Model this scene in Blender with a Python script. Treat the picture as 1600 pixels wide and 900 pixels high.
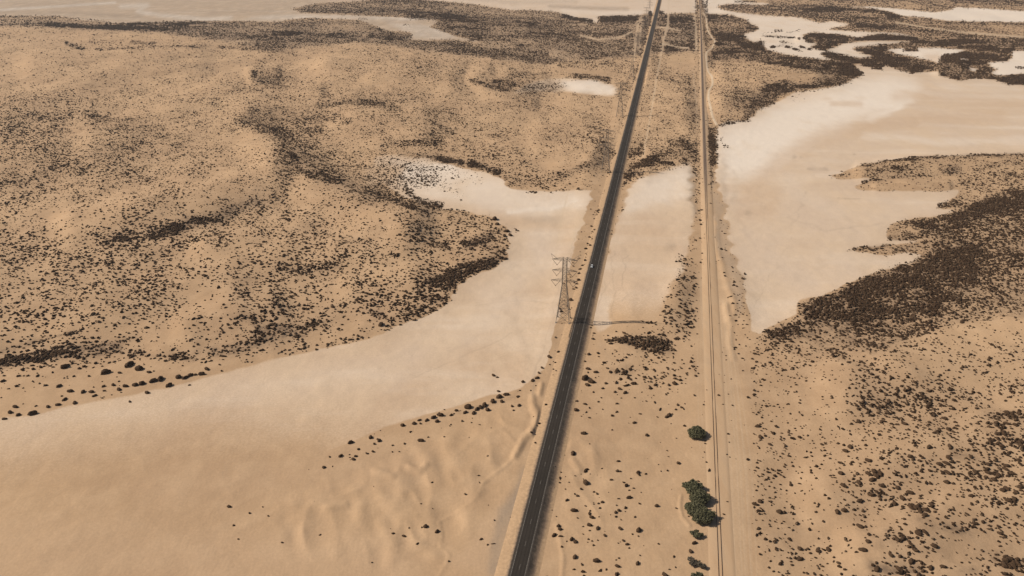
import bpy, math, random
import numpy as np
from mathutils import Vector
PI = math.pi
R = math.radians
rng = np.random.default_rng(7)
random.seed(7)
for o in list(bpy.data.objects): bpy.data.objects.remove(o)
scene = bpy.context.scene

# ------------------------------------------------------------------ camera
H, F, CX, CY, HOR = 320.0, 1250.0, 800.0, 450.0, -120.0
P = math.atan((CY - HOR) / F)
SP, CP = math.sin(P), math.cos(P)
cam_d = bpy.data.cameras.new('camera'); cam = bpy.data.objects.new('camera', cam_d)
scene.collection.objects.link(cam)
cam.location = (0, 0, H); cam.rotation_euler = (PI/2 - P, 0, 0)
cam_d.sensor_width = 36.0; cam_d.lens = 36.0 * F / 1600.0
cam_d.clip_start = 1.0; cam_d.clip_end = 80000.0
scene.camera = cam

# ------------------------------------------------------------------ light
SUN_EL, SUN_AZ = 39.0, math.degrees(math.atan2(-70.3, 5.8))      # azimuth from +Y towards +X
world = bpy.data.worlds.new('World'); scene.world = world; world.use_nodes = True
nt = world.node_tree; nt.nodes.clear()
sky = nt.nodes.new('ShaderNodeTexSky'); sky.sky_type = 'NISHITA'; sky.sun_disc = False
sky.sun_elevation = R(SUN_EL); sky.sun_rotation = R(SUN_AZ); sky.altitude = 300
sky.air_density = 1.0; sky.dust_density = 2.5
bg = nt.nodes.new('ShaderNodeBackground'); bg.inputs['Strength'].default_value = 0.05
wo = nt.nodes.new('ShaderNodeOutputWorld')
nt.links.new(sky.outputs[0], bg.inputs[0]); nt.links.new(bg.outputs[0], wo.inputs[0])
sd = bpy.data.lights.new('sun', 'SUN'); sd.energy = 3.6; sd.angle = R(0.4); sd.color = (1.0, 0.935, 0.84)
sun = bpy.data.objects.new('sun', sd); scene.collection.objects.link(sun)
el, az = R(SUN_EL), R(SUN_AZ)
SUNDIR = Vector((math.sin(az)*math.cos(el), math.cos(az)*math.cos(el), math.sin(el)))
sun.rotation_euler = SUNDIR.to_track_quat('Z', 'Y').to_euler()
scene.view_settings.view_transform = 'Standard'; scene.view_settings.look = 'None'
scene.view_settings.exposure = 0.35; scene.view_settings.gamma = 1.0
scene.view_settings.use_curve_mapping = False

# ------------------------------------------------------------------ survey frame (image plane <-> flat ground)
def unproj(px, py, z=0.0):
    px = np.asarray(px, float); py = np.asarray(py, float)
    u = CY - py
    dz = -SP*F + CP*u; dy = CP*F + SP*u; dx = px - CX
    t = (z - H) / dz
    return dx*t, dy*t
def proj(x, y, z):
    dz = z - H
    d = np.maximum(CP*y - SP*dz, 1.0)
    return CX + F*x/d, CY - F*(SP*y + CP*dz)/d

# ------------------------------------------------------------------ numpy noise
def _hash(ix, iy, s):
    h = (ix.astype(np.int64)*374761393 + iy.astype(np.int64)*668265263 + s*974634777) & 0xffffffff
    h = ((h ^ (h >> 13)) * 1274126177) & 0xffffffff
    h = h ^ (h >> 16)
    return (h & 0xffff) / 65535.0
def vnoise(x, y, s=0):
    ix = np.floor(x); iy = np.floor(y); fx = x-ix; fy = y-iy
    fx = fx*fx*(3-2*fx); fy = fy*fy*(3-2*fy)
    a = _hash(ix, iy, s); b = _hash(ix+1, iy, s); c = _hash(ix, iy+1, s); d = _hash(ix+1, iy+1, s)
    return (a*(1-fx)+b*fx)*(1-fy) + (c*(1-fx)+d*fx)*fy
def fbm(x, y, s=0, o=4):
    r = 0; a = 0.5; n = 0
    for k in range(o):
        r = r + a*vnoise(x*2**k+13.7*k, y*2**k-7.1*k, s+k); n += a; a *= .5
    return r/n
def smooth(a, b, x):
    t = np.clip((x-a)/(b-a), 0, 1); return t*t*(3-2*t)

# ------------------------------------------------------------------ survey maps
X0, Y0, MW, MH = -200, -112, 2000, 1272
def canvas(v=0.0): return np.full((MH, MW), v, np.float32)
def blur(a, r):
    r = int(round(r))
    if r < 1: return a
    for _ in range(2):
        for ax in (0, 1):
            n = a.shape[ax]
            pad = [(0, 0), (0, 0)]; pad[ax] = (r+1, r)
            c = np.cumsum(np.pad(a, pad, mode='edge').astype(np.float64), axis=ax)
            if ax == 0: a = (c[2*r+1:2*r+1+n] - c[:n])/(2*r+1)
            else: a = (c[:, 2*r+1:2*r+1+n] - c[:, :n])/(2*r+1)
    return a.astype(np.float32)
def _window(pts, m):
    xs = [p[0] for p in pts]; ys = [p[1] for p in pts]
    x0 = int(max(0, min(xs)-m-X0)); x1 = int(min(MW, max(xs)+m-X0+1))
    y0 = int(max(0, min(ys)-m-Y0)); y1 = int(min(MH, max(ys)+m-Y0+1))
    return x0, x1, y0, y1
def polymask(pts, feather):
    m = int(feather*4)+2
    x0, x1, y0, y1 = _window(pts, m)
    gx = (np.arange(x0, x1)+X0+.5)[None, :]; gy = (np.arange(y0, y1)+Y0+.5)[:, None]
    ins = np.zeros((y1-y0, x1-x0), bool); n = len(pts)
    for i in range(n):
        xa, ya = pts[i]; xb, yb = pts[(i+1) % n]
        if ya == yb: continue
        c = ((ya > gy) != (yb > gy)) & (gx < (xb-xa)*(gy-ya)/(yb-ya)+xa)
        ins ^= c
    return blur(ins.astype(np.float32), feather), (slice(y0, y1), slice(x0, x1))
def strokemask(pts, w, soft):
    m = int(w+soft*2)+3
    x0, x1, y0, y1 = _window(pts, m)
    gx = (np.arange(x0, x1)+X0+.5)[None, :]; gy = (np.arange(y0, y1)+Y0+.5)[:, None]
    best = np.full((y1-y0, x1-x0), 1e9)
    if len(pts) == 1: pts = pts*2
    for (xa, ya), (xb, yb) in zip(pts[:-1], pts[1:]):
        dx, dy = xb-xa, yb-ya; L = max(dx*dx+dy*dy, 1e-6)
        t = np.clip(((gx-xa)*dx+(gy-ya)*dy)/L, 0, 1)
        best = np.minimum(best, (gx-xa-t*dx)**2+(gy-ya-t*dy)**2)
    return 1-smooth(w/2-soft, w/2+soft, np.sqrt(best)), (slice(y0, y1), slice(x0, x1))
def lay(cv, mw, v, mode='mix'):
    m, w = mw
    if mode == 'mix': cv[w] = cv[w]*(1-m)+v*m
    elif mode == 'add': cv[w] += m*v
    else: cv[w] = np.maximum(cv[w], m*v)
def poly(cv, pts, v, f=1.0, mode='mix'): lay(cv, polymask(pts, f), v, mode)
def stroke(cv, pts, w, v, soft=None, mode='mix'): lay(cv, strokemask(pts, w, soft if soft is not None else w*.35), v, mode)
def samp(cv, px, py):
    x = np.clip(px-X0-.5, 0, MW-1.001); y = np.clip(py-Y0-.5, 0, MH-1.001)
    ix = x.astype(int); iy = y.astype(int); fx = x-ix; fy = y-iy
    return (cv[iy, ix]*(1-fx)+cv[iy, ix+1]*fx)*(1-fy)+(cv[iy+1, ix]*(1-fx)+cv[iy+1, ix+1]*fx)*fy

PAN, WHT, GRY, DEN, RED, TRK = canvas(), canvas(), canvas(), canvas(.10), canvas(), canvas()

# ---- pans (salt and clay flats)
P1 = [(-200,690),(0,650),(60,645),(110,632),(200,617),(320,590),(400,568),(470,552),(545,536),(600,520),(650,500),(690,480),(710,455),(745,430),(790,408),(800,380),
      (785,355),(770,342),(735,333),(690,325),(640,312),(600,290),(585,262),(640,246),(700,258),(770,272),(800,296),(860,300),(925,296),(918,330),(900,380),(885,430),(868,520),
      (850,575),(815,605),(770,618),(700,640),(620,662),(545,690),(490,725),(430,765),(400,800),(300,860),(150,930),(-200,980)]
poly(PAN, P1, 1, 2); poly(PAN, [(575,300),(560,262),(600,240),(640,246),(640,262),(620,285)], .45, 6); stroke(PAN, [(590,250),(640,250),(700,262)], 12, .8, 8); stroke(WHT, [(650,262),(700,268),(740,280)], 14, .7, 8)
BL = [(-200,700),(0,665),(120,655),(300,640),(450,640),(560,640),(650,650),(545,690),(490,725),(430,765),(380,810),(300,870),(150,930),(-200,990)]
poly(PAN, [(-200,800),(0,770),(200,740),(400,720),(560,690),(500,740),(430,790),(300,860),(150,930),(-200,990)], .45, 30)
P2 = [(984,290),(1000,278),(1030,268),(1080,252),(1082,300),(1083,350),(1075,400),(1055,440),(1035,490),(1028,515),(1005,508),(955,505),(930,520),(920,500),(940,430),(962,350)]
poly(PAN, P2, 1, 6)
P3 = [(1119,196),(1140,190),(1168,187),(1190,168),(1212,160),(1240,145),(1290,138),(1320,130),(1350,116),(1335,105),(1340,99),(1360,106),(1378,110),(1382,102),(1410,110),(1425,114),(1465,111),(1476,120),
      (1495,126),(1525,122),(1550,124),(1580,132),(1800,140),(1800,234),(1600,239),(1500,244),(1430,246),(1387,250),(1345,257),(1325,265),(1297,275),(1310,280),(1375,279),(1350,286),(1332,295),(1375,300),(1500,297),
      (1495,306),(1475,317),(1466,327),(1500,329),(1475,337),(1425,344),(1400,348),(1382,367),(1386,374),(1425,374),(1440,372),(1425,380),(1395,384),(1350,385),(1325,392),(1340,396),(1395,397),(1440,396),(1437,404),(1412,412),
      (1375,424),(1345,433),(1310,450),(1282,466),(1250,470),(1245,490),(1215,505),(1190,520),(1172,515),(1168,470),(1158,440),(1148,415),(1140,370),(1131,320),(1122,290),(1120,250)]
poly(PAN, P3, 1, 2)
P4 = [(800,146),(825,130),(845,124),(885,121),(930,124),(960,132),(970,138),(962,150),(945,151),(900,146),(860,142),(800,147)]
poly(PAN, P4, .75, 3); poly(GRY, [(800,146),(825,130),(860,124),(890,135),(870,145)], .5, 4)
poly(WHT, [(866,126),(930,124),(965,137),(958,150),(900,145),(880,138)], .75, 4)
P5 = [(-200,24),(0,25),(90,25),(130,32),(180,36),(240,36),(320,33),(360,33),(440,34),(450,31),(480,28),(530,30),(560,31),(590,42),(600,48),(640,50),(645,55),(620,60),(650,63),(700,62),(760,66),
      (712,57),(690,48),(670,42),(685,35),(680,29),(600,26),(520,22),(470,20),(455,14),(500,5),(560,2),(600,-3),(640,-40),(-200,-40)]
poly(PAN, P5, 1, 1); poly(GRY, P5, .58, 2)
for a, w, v in [([(0,20),(120,22),(220,26)],6,.8),([(20,8),(150,6)],7,.7),([(330,20),(440,16)],5,.7),([(240,16),(320,22)],4,.6),([(560,27),(600,28)],3,.5),([(420,10),(450,16)],6,.6)]: stroke(GRY, a, w, v, w*.6)
stroke(WHT, [(-200,22),(-10,16),(40,13),(120,8),(180,4)], 4, .8); stroke(WHT, [(190,10),(230,8),(215,18),(260,25),(320,30),(360,28)], 7, .8, 4)
stroke(WHT, [(0,28),(0,28)], 2, 0); poly(WHT, [(370,32),(400,26),(440,22),(520,24),(600,25),(680,28),(640,33),(600,32),(520,29),(450,30)], .7, 2)
poly(WHT, [(600,35),(650,36),(690,44),(720,56),(700,60),(650,60),(640,52)], .6, 2)
P6 = [(615,-3),(690,2),(740,7),(780,13),(800,16),(830,16),(870,19),(893,28),(905,27),(918,36),(935,36),(934,26),(960,27),(1000,24),(1010,22),(1040,22),(1088,20),(1088,-40),(615,-40)]
poly(PAN, P6, 1, 1); poly(WHT, P6, .55, 2); poly(RED, P6, .5, 6)
stroke(GRY, [(860,10),(930,13),(980,14)], 5, .6, 3); stroke(GRY, [(700,-4),(800,4),(900,2)], 6, .3, 4)
stroke(WHT, [(880,16),(940,20),(1000,19)], 6, .9, 3)
PR = [(1092,-40),(1158,-40),(1158,2),(1200,5),(1205,8),(1134,7),(1120,10),(1132,16),(1160,20),(1200,24),(1250,27),(1260,30),(1280,35),(1300,33),(1330,37),(1320,41),(1290,46),(1340,49),(1400,51),(1435,57),(1432,58),
      (1380,53),(1340,59),(1310,54),(1270,51),(1252,55),(1260,64),(1282,68),(1266,74),(1290,79),(1300,75),(1320,67),(1360,64),(1440,64),(1380,70),(1330,75),(1340,80),(1368,89),(1346,91),(1320,88),(1305,84),(1290,82),(1282,86),
      (1305,94),(1285,94),(1230,86),(1200,79),(1190,69),(1172,64),(1160,53),(1182,48),(1185,42),(1172,38),(1168,32),(1145,24),(1100,21)]
poly(PAN, PR, 1, 1); poly(WHT, PR, .6, 2)
P7 = [(1300,10),(1360,10),(1400,13),(1460,19),(1484,16),(1494,11),(1540,13),(1600,17),(1800,25),(1800,40),(1600,35),(1480,33),(1452,28),(1410,25),(1390,18),(1360,13)]
poly(PAN, P7, 1, 1); poly(WHT, P7, .8, 1)
Q2 = [(1384,77),(1408,75),(1420,80),(1436,80),(1432,74),(1464,74),(1500,77),(1510,78),(1496,84),(1472,88),(1466,99),(1450,94),(1420,88),(1400,84)]
Q3 = [(1497,90),(1516,93),(1502,96)]
Q4 = [(1512,104),(1530,108),(1524,113),(1516,109)]
Q5 = [(1580,79),(1800,79),(1800,118),(1600,115),(1560,118),(1546,112),(1560,109),(1548,106),(1546,100),(1536,97),(1576,96),(1582,88)]
for q in (Q2, Q3, Q4, Q5): poly(PAN, q, 1, 1); poly(WHT, q, .75, 1)
poly(RED, [(1440,86),(1470,84),(1466,98),(1450,94)], .7, 3)
# whiteness inside the big pans
poly(WHT, [(1119,196),(1170,186),(1215,160),(1290,140),(1345,118),(1400,114),(1440,126),(1450,146),(1425,160),(1380,180),(1320,205),(1270,225),(1230,255),(1190,280),(1125,285)], .85, 14)
poly(WHT, P3, .25, 8, 'max'); poly(WHT, P2, .12, 8, 'max')
for a, w, v in [([(1350,213),(1470,222),(1600,218)],10,.6),([(1230,290),(1300,330),(1400,335)],26,.4),([(1200,400),(1260,440),(1330,420)],30,.35),([(1400,140),(1480,150),(1600,152)],7,.55),([(1180,230),(1260,200),(1330,180)],10,.9),([(1440,195),(1600,200)],5,.5),([(1150,350),(1175,450)],16,.3)]: stroke(WHT, a, w*1.8, v*.8, w*.85, 'max')
poly(WHT, [(1450,125),(1600,135),(1600,148),(1480,140)], .4, 6)
stroke(WHT, [(1350,160),(1390,165),(1420,155),(1395,172),(1360,185)], 9, .9, 6)
stroke(RED, [(1300,163),(1345,163)], 9, .55, 4); stroke(WHT, [(1298,168),(1320,170),(1345,166)], 3, 1, 1.5)
stroke(RED, [(1170,300),(1215,250),(1280,215),(1360,195),(1450,185),(1560,180)], 22, .55, 14)
stroke(RED, [(1165,310),(1210,305),(1200,330),(1160,335)], 24, .5, 14)
stroke(RED, [(1400,150),(1500,155),(1600,165)], 16, .45, 9)
poly(WHT, [(600,250),(690,258),(770,272),(840,300),(925,297),(915,330),(860,345),(800,335),(740,325),(680,315),(640,300)], .55, 10)
stroke(WHT, [(700,262),(640,268)], 14, .7, 9); stroke(WHT, [(790,330),(860,326),(900,315)], 5, .7, 3)
poly(WHT, [(810,360),(880,340),(870,420),(830,440),(800,470),(740,480),(720,470),(800,400)], .32, 16)
stroke(WHT, [(0,665),(150,650),(300,625),(450,600),(600,575),(720,520),(800,470)], 55, .22, 30, 'max')
poly(WHT, [(984,290),(1080,254),(1083,310),(1060,320),(1000,330),(968,340)], .6, 9)
stroke(RED, [(990,375),(1050,385),(1010,360)], 36, .5, 20); stroke(RED, [(800,345),(850,350),(890,360)], 14, .35, 9)
stroke(GRY, [(820,343),(870,345)], 10, .3, 7)
stroke(RED, [(250,760),(450,740),(640,720)], 60, .25, 40); 
for p, w, v in [([(1240,245),(1242,245)],4,.5),([(1250,245)],3,.4),([(1262,263),(1290,264)],5,.35),([(1170,334)],10,.4),([(1043,388)],14,.35),([(1335,240)],4,.5),([(1310,310),(1345,311)],2,.4)]:
    stroke(GRY, p, w, v, w*.4)
stroke(RED, [(-200,880),(0,860),(300,870),(600,880)], 90, .35, 45)
# disturbed darker drifts east of the railway
GR1 = [(1104,262),(1118,262),(1119,300),(1130,318),(1134,350),(1141,370),(1143,398),(1150,420),(1160,440),(1163,462),(1156,505),(1148,470),(1136,440),(1127,410),(1120,385),(1114,340)]
poly(GRY, GR1, .5, 3); poly(PAN, [(x+1, y) for x, y in GR1], .4, 3)
poly(GRY, [(1077,262),(1087,262),(1088,330),(1082,345),(1078,310)], .6, 2)
stroke(GRY, [(1132,250),(1130,320)], 8, .25, 4); stroke(GRY, [(1148,270),(1147,315)], 6, .18, 4)
for a in ([(800,500),(828,560)], [(940,540),(960,590)], [(1150,560),(1180,620)]): stroke(GRY, a, 12, .15, 8)
yy_=(np.arange(MH)+Y0+.5)[:,None]; xx_=(np.arange(MW)+X0+.5)[None,:]
PAN *= (1-.75*smooth(600,860,yy_+.10*xx_)*(1-smooth(600,700,xx_))).astype(np.float32)
PAN *= (1-.35*smooth(500,560,yy_)*(1-smooth(250,720,xx_))).astype(np.float32)
PAN *= (1-.8*smooth(390,530,yy_)*smooth(940,960,xx_)*(1-smooth(1080,1120,xx_))).astype(np.float32)
stroke(RED, [(975,440),(1030,430)], 40, .35, 30)
# drift tails seen as darker, gritty ground by the road at lower left
poly(GRY, [(762,900),(775,840),(785,800),(797,770),(812,745),(832,716),(826,760),(806,830),(792,900)], .7, 4)
poly(RED, [(700,880),(760,820),(800,760),(790,900)], .4, 8)

# ---- scrub cover
DL = [(-200,40),(0,40),(150,46),(250,51),(330,62),(420,72),(560,66),(700,85),(850,100),(960,140),(955,205),(940,262),(870,290),(800,292),(770,275),(700,258),(640,246),(585,262),(600,290),(640,312),(735,333),(778,345),(800,372),
      (790,408),(745,430),(710,455),(690,480),(650,500),(600,520),(545,536),(470,552),(400,566),(320,570),(200,565),(0,585),(-200,600)]
DEN[:] = .04
poly(DEN, DL, .26, 1)
poly(DEN, [(-200,42),(0,42),(250,55),(400,78),(400,110),(250,150),(0,150),(-200,150)], .12, 8)
DEN *= (1-.38*(1-smooth(120, 300, (np.arange(MH)+Y0+.5)[:, None]))*(1-smooth(930, 980, (np.arange(MW)+X0+.5)[None, :]))).astype(np.float32)
poly(DEN, [(0,150),(110,150),(260,175),(250,250),(160,300),(0,320),(-200,320),(-200,150)], .30, 16)
poly(DEN, [(0,375),(110,360),(230,372),(310,400),(240,460),(120,500),(0,520),(-200,520),(-200,375)], .33, 16)
for c, w, v in [([(60,440),(160,400),(260,365),(380,325)],60,.36),([(0,260),(120,250)],70,.30),([(440,230),(520,265),(600,300)],46,.30),([(400,185),(500,195)],50,.33),([(480,165),(620,160)],30,.28),([(430,420),(530,420)],50,.34),
                ([(380,525),(540,510),(640,475)],50,.34),([(0,550),(180,540)],30,.36),([(0,420),(100,430)],90,.34),([(700,390),(770,385)],36,.30),([(560,240),(700,245)],24,.30),([(400,130),(500,130)],26,.28)]:
    stroke(DEN, c, w, v, w*.5)
for c, w, v in [([(60,335),(180,345)],26,.10),([(300,300),(350,280)],40,.12),([(560,330),(700,345)],22,.13),([(600,400),(640,405)],40,.09),([(330,470),(380,490)],40,.13),
                ([(820,200),(880,250)],60,.13),([(760,180),(900,190)],36,.12),([(480,360),(420,345)],24,.11),([(240,530),(320,520)],24,.11),([(420,100),(560,90)],18,.10),([(80,120),(330,130)],26,.12),
                ([(700,150),(560,130)],22,.15),([(160,175),(330,165)],14,.11),([(300,215),(420,225)],22,.14)]:
    stroke(DEN, c, w, v, w*.45)
for c, w, v in [([(232,362),(280,350),(330,335),(370,322),(400,312)],10,.80),([(150,385),(200,368),(232,362)],12,.45),([(180,372),(204,374)],9,.8),([(453,238),(462,258),(485,272),(520,280)],11,.6),
                ([(470,240),(520,262),(560,285)],22,.34),([(520,280),(560,298),(600,308),(640,322),(664,330)],7,.75),([(622,298),(648,308),(670,320)],11,.75),([(575,275),(600,290)],14,.5),
                ([(655,243),(690,249),(720,254)],7,.95),([(735,256),(760,262),(778,269)],8,.95),([(625,240),(655,243)],5,.6),([(440,418),(470,424),(500,420),(520,415)],15,.62),([(440,340),(450,345)],8,.6),
                ([(610,395),(615,400)],5,.6),([(675,385),(700,384)],7,.8),([(728,384),(745,376),(765,372)],10,.95),([(750,385),(775,386)],6,.6),([(773,363),(800,362)],7,.6),([(735,333),(700,328),(680,325)],3,.6),
                ([(0,551),(50,536),(88,525),(120,518)],5,.85),([(0,570),(38,562),(88,552),(135,547),(180,543)],13,.8),([(150,543),(186,540)],11,.85),([(188,533),(205,527),(215,525)],6,.7),
                ([(203,556),(222,551)],8,.7),([(228,555),(262,553),(300,552),(335,546)],3,.6),([(266,556),(305,561)],7,.7),([(335,549),(365,545),(395,535),(415,522)],13,.92),([(395,495),(400,505)],10,.85),
                ([(360,497),(395,492)],7,.5),([(405,515),(440,516),(468,520)],16,.92),([(480,505),(520,505)],11,.6),([(520,510),(560,505),(600,495),(640,480),(690,466)],16,.30),([(585,490),(600,492)],10,.9),([(540,528),(560,531)],6,.6),
                ([(440,545),(500,535),(545,525)],14,.28),([(610,475),(640,485)],9,.45),([(655,463),(685,466)],8,.7),([(104,67),(116,72),(130,76)],6,.75),([(140,65),(180,66)],4,.3),([(150,76),(230,74),(320,72)],5,.42),([(205,66),(240,68)],6,.5),
                ([(396,112),(402,124),(420,133),(450,138)],5,.7),([(398,118)],9,.6),([(420,130),(500,125)],16,.32),([(495,166),(530,160),(570,158),(600,163)],10,.55),([(400,175),(450,180),(490,195)],26,.45),([(545,190),(500,180)],12,.4),
                ([(735,126),(760,134),(795,140)],6,.75),([(775,128),(800,134)],9,.7),([(800,142),(850,142),(900,147),(940,152)],3,.55),([(600,225),(690,222)],8,.5),([(610,218)],14,.4),([(250,150),(340,165)],5,.3),
                ([(560,240),(640,232)],12,.35),([(870,275),(900,265),(925,258),(955,240)],13,.45),([(872,275),(886,272)],7,.6),([(905,260),(935,256)],8,.8),([(255,160),(350,155)],4,.35),([(20,180),(90,185)],8,.4),([(200,205),(260,215)],12,.4)]:
    stroke(DEN, c, w, v, w*.3)
poly(DEN, [(662,438),(690,425),(730,410),(775,401),(787,406),(760,420),(730,432),(708,446),(692,451),(675,446)], .95, 1)
poly(DEN, [(-200,585),(0,562),(50,550),(110,540),(187,531),(188,548),(120,556),(60,562),(0,576),(-200,600)], .9, 2)
poly(DEN, [(336,550),(380,534),(405,514),(440,506),(470,510),(468,522),(420,536),(372,552),(345,557)], .97, 2)
poly(DEN, [(230,366),(290,346),(345,328),(400,312),(404,320),(350,342),(290,362),(235,374)], .9, 2)
# bottom-left dune foot, pans, channel shores
poly(DEN, [(-200,590),(0,585),(200,568),(335,565),(320,590),(200,617),(110,632),(0,650),(-200,690)], .035, 2)
for q in (P1, P2, P3, P4, P5, P6, PR, P7): poly(DEN, q, 0, 1)
poly(DEN, [(800,148),(825,130),(860,123),(885,132),(868,145)], .4, 3); stroke(DEN, [(880,122),(930,123),(962,132)], 3, .4, 2)
poly(DEN, [(560,262),(600,246),(650,250),(700,260),(750,276),(700,285),(640,298),(590,290)], .30, 5)
for c, w, v in [([(640,300),(665,318),(688,322)],9,.7),([(700,275),(750,285)],16,.08),([(820,300),(838,303)],3,.5),([(843,295),(858,295)],3,.5),([(900,297),(913,297)],3,.7),([(860,302),(900,292)],6,.12),([(690,290),(720,306)],10,.10),
                ([(770,362),(800,362)],8,.35),([(1150,225),(1152,232)],5,.0),([(1128,216),(1134,232)],5,.25),([(1210,48),(1223,48)],3,.8),([(1192,56),(1250,60)],2.5,.9),([(1217,65),(1240,69)],2.2,.9),([(1250,73),(1266,77)],3,.9),
                ([(1206,74),(1222,71),(1252,80)],2.8,.95),([(1225,52),(1250,47)],2,.4),([(1190,53),(1215,50)],2,.3),([(562,29),(571,30)],2.5,.9),([(630,39),(640,40)],2,.7),([(1420,118)],2,.9),([(1570,133),(1585,134)],2,.5),([(1445,78),(1385,77)],1.5,.4)]:
    stroke(DEN, c, w, v, max(.6, w*.3))
poly(DEN, [(1162,67),(1175,68),(1188,63),(1196,66),(1192,70),(1184,73),(1170,70)], .95, .6)
# upper belt
UB = [(-200,24),(0,25),(90,25),(130,32),(180,36),(240,36),(320,33),(360,33),(440,34),(450,31),(480,28),(530,30),(560,31),(590,42),(600,48),(640,50),(645,55),(620,60),(650,63),(700,62),(760,66),(712,57),(690,48),(670,42),(685,35),(680,29),
      (600,26),(520,22),(470,20),(455,14),(500,5),(560,2),(620,-3),(690,2),(740,7),(780,13),(800,16),(830,16),(870,19),(893,28),(918,36),(935,36),(934,26),(1000,24),(1090,21),(1092,80),(1040,84),(960,90),(900,95),(850,100),(700,83),(560,66),(420,78),(330,62),(250,51),(150,46),(0,40),(-200,40)]
poly(DEN, UB, .66, 1); poly(GRY, UB, .35, 3)
for c, w, v in [([(0,30),(90,31),(160,36)],9,.35),([(0,38),(30,38)],3,.7),([(75,38),(130,41),(200,44),(260,46)],6,.9),([(200,38),(260,36),(320,36)],5,.85),([(260,42),(320,45)],12,.80),([(300,40),(330,39)],4,.4),([(320,50),(400,58),(440,60)],8,.85),
                ([(380,42),(440,42)],10,.55),([(430,52),(500,54),(560,57),(600,57),(640,58)],8,.92),([(480,34),(540,36)],8,.6),([(500,45),(560,42),(570,52)],12,.42),([(590,46),(610,52)],6,.9),([(340,72),(440,80)],5,.6),([(330,63),(400,66)],3,.15),
                ([(640,24),(700,27),(780,38),(830,38)],11,.92),([(690,42),(760,50),(740,58)],14,.88),([(700,12),(760,18),(870,27)],8,.45),([(720,17),(660,14)],5,.6),([(800,45),(870,48),(920,42)],16,.72),([(740,68),(800,72)],9,.25),([(800,64),(850,68)],6,.4),
                ([(620,68),(700,76),(800,82),(850,90)],7,.68),([(865,84),(900,90)],12,.22),([(820,74),(850,80)],10,.6),([(905,30),(925,33)],5,.95),([(880,24),(900,30)],5,.9),([(940,30),(1000,29)],8,.85),([(893,38),(920,39)],1.5,0),([(870,45),(960,44)],8,.6),
                ([(930,75),(980,78)],10,.6),([(990,42),(1000,60)],14,.35),([(1020,45),(1080,50)],8,.6),([(1045,30),(1085,32)],14,.75),([(1030,75),(1080,74)],5,.8),([(1020,60),(1070,62)],8,.5),([(1040,84),(1090,66)],5,.8),([(480,12),(560,16),(600,18)],7,.8),([(560,8),(640,8)],6,.5),([(600,12),(650,18)],7,.7),
                ([(880,100),(960,100)],14,.33),([(860,118),(800,118)],8,.5),([(900,118),(950,125)],8,.6),([(975,130),(978,142)],5,.5)]:
    stroke(DEN, c, w, v, w*.35)
MB1 = [(960,90),(1040,84),(1092,80),(1092,255),(1030,268),(985,290),(975,270)]
poly(DEN, MB1, .24, 2)
poly(DEN, [(1042,88),(1090,80),(1088,118),(1060,112),(1040,100)], .02, 3); poly(DEN, [(1010,190),(1090,150),(1088,210),(1030,230)], .12, 8)
for c, w, v in [([(985,262),(1000,258),(1020,252)],12,.8),([(1014,250),(1025,246)],10,.95),([(1030,252),(1050,257)],5,.9),([(1050,222),(1085,230)],14,.55),([(1030,240),(1085,245)],10,.45),([(985,240),(1000,235)],14,.6),([(978,275),(1000,272)],9,.75),([(970,290),(978,280)],5,.7),([(966,330),(975,305)],5,.3),
                ([(945,225),(955,270)],10,.42),([(1066,218),(1085,240)],10,.7)]:
    stroke(DEN, c, w, v, w*.3)
poly(DEN, [(1104,82),(1110,95),(1150,92),(1190,98),(1230,105),(1270,112),(1330,118),(1300,125),(1225,127),(1200,135),(1175,150),(1160,165),(1168,187),(1120,197),(1105,200)], .24, 2)
stroke(DEN, [(1215,118),(1280,120)], 12, .09, 5); stroke(DEN, [(1150,105),(1200,108)], 10, .14, 5)
A1 = [(1098,21),(1145,24),(1168,32),(1172,38),(1185,42),(1182,48),(1160,53),(1172,64),(1190,69),(1200,79),(1230,86),(1285,94),(1330,98),(1337,106),(1350,116),(1330,121),(1300,119),(1270,112),(1230,105),(1190,98),(1150,92),(1106,95),(1100,60)]
poly(DEN, A1, .88, 1); poly(DEN, [(1104,32),(1160,32),(1170,42),(1150,50),(1112,50)], .5, 4); stroke(DEN, [(1110,62),(1108,85)], 14, .5, 5); stroke(DEN, [(1210,92),(1280,102)], 8, .68, 4)
poly(DEN, [(1160,165),(1175,150),(1200,134),(1225,127),(1260,131),(1290,122),(1320,118),(1345,112),(1349,116),(1320,130),(1290,137),(1240,143),(1215,152),(1210,162),(1185,170),(1168,187),(1160,180)], .96, 1.5)
stroke(DEN, [(1122,196),(1150,192),(1168,187)], 4, .7, 1); poly(DEN, [(1140,150),(1165,140),(1175,150),(1160,180),(1140,175)], .45, 5)
poly(DEN, [(1260,130),(1290,120),(1300,124),(1270,133)], .4, 2)
stroke(DEN, [(1245,146),(1260,143),(1290,139)], 3, .15, 1); stroke(DEN, [(1236,152),(1252,158)], 9, .08, 4)
poly(DEN, [(1104,200),(1119,197),(1122,230),(1120,258),(1104,262)], .95, 1); poly(DEN, [(1107,262),(1119,262),(1114,300),(1110,290)], .45, 1)
I1 = [(1200,-40),(1200,3),(1205,8),(1134,7),(1120,10),(1132,16),(1160,20),(1200,24),(1250,27),(1260,30),(1280,35),(1300,33),(1330,37),(1320,41),(1290,46),(1340,49),(1400,51),(1435,57),(1440,64),(1380,70),(1330,75),(1340,80),(1368,89),(1346,91),(1320,88),(1305,84),(1290,82),(1280,85),
      (1305,94),(1340,99),(1360,106),(1378,110),(1382,102),(1410,110),(1425,114),(1465,110),(1475,120),(1495,125),(1525,122),(1550,124),(1580,132),(1800,138),(1800,-40)]
poly(DEN, I1, .62, 1); 
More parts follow.
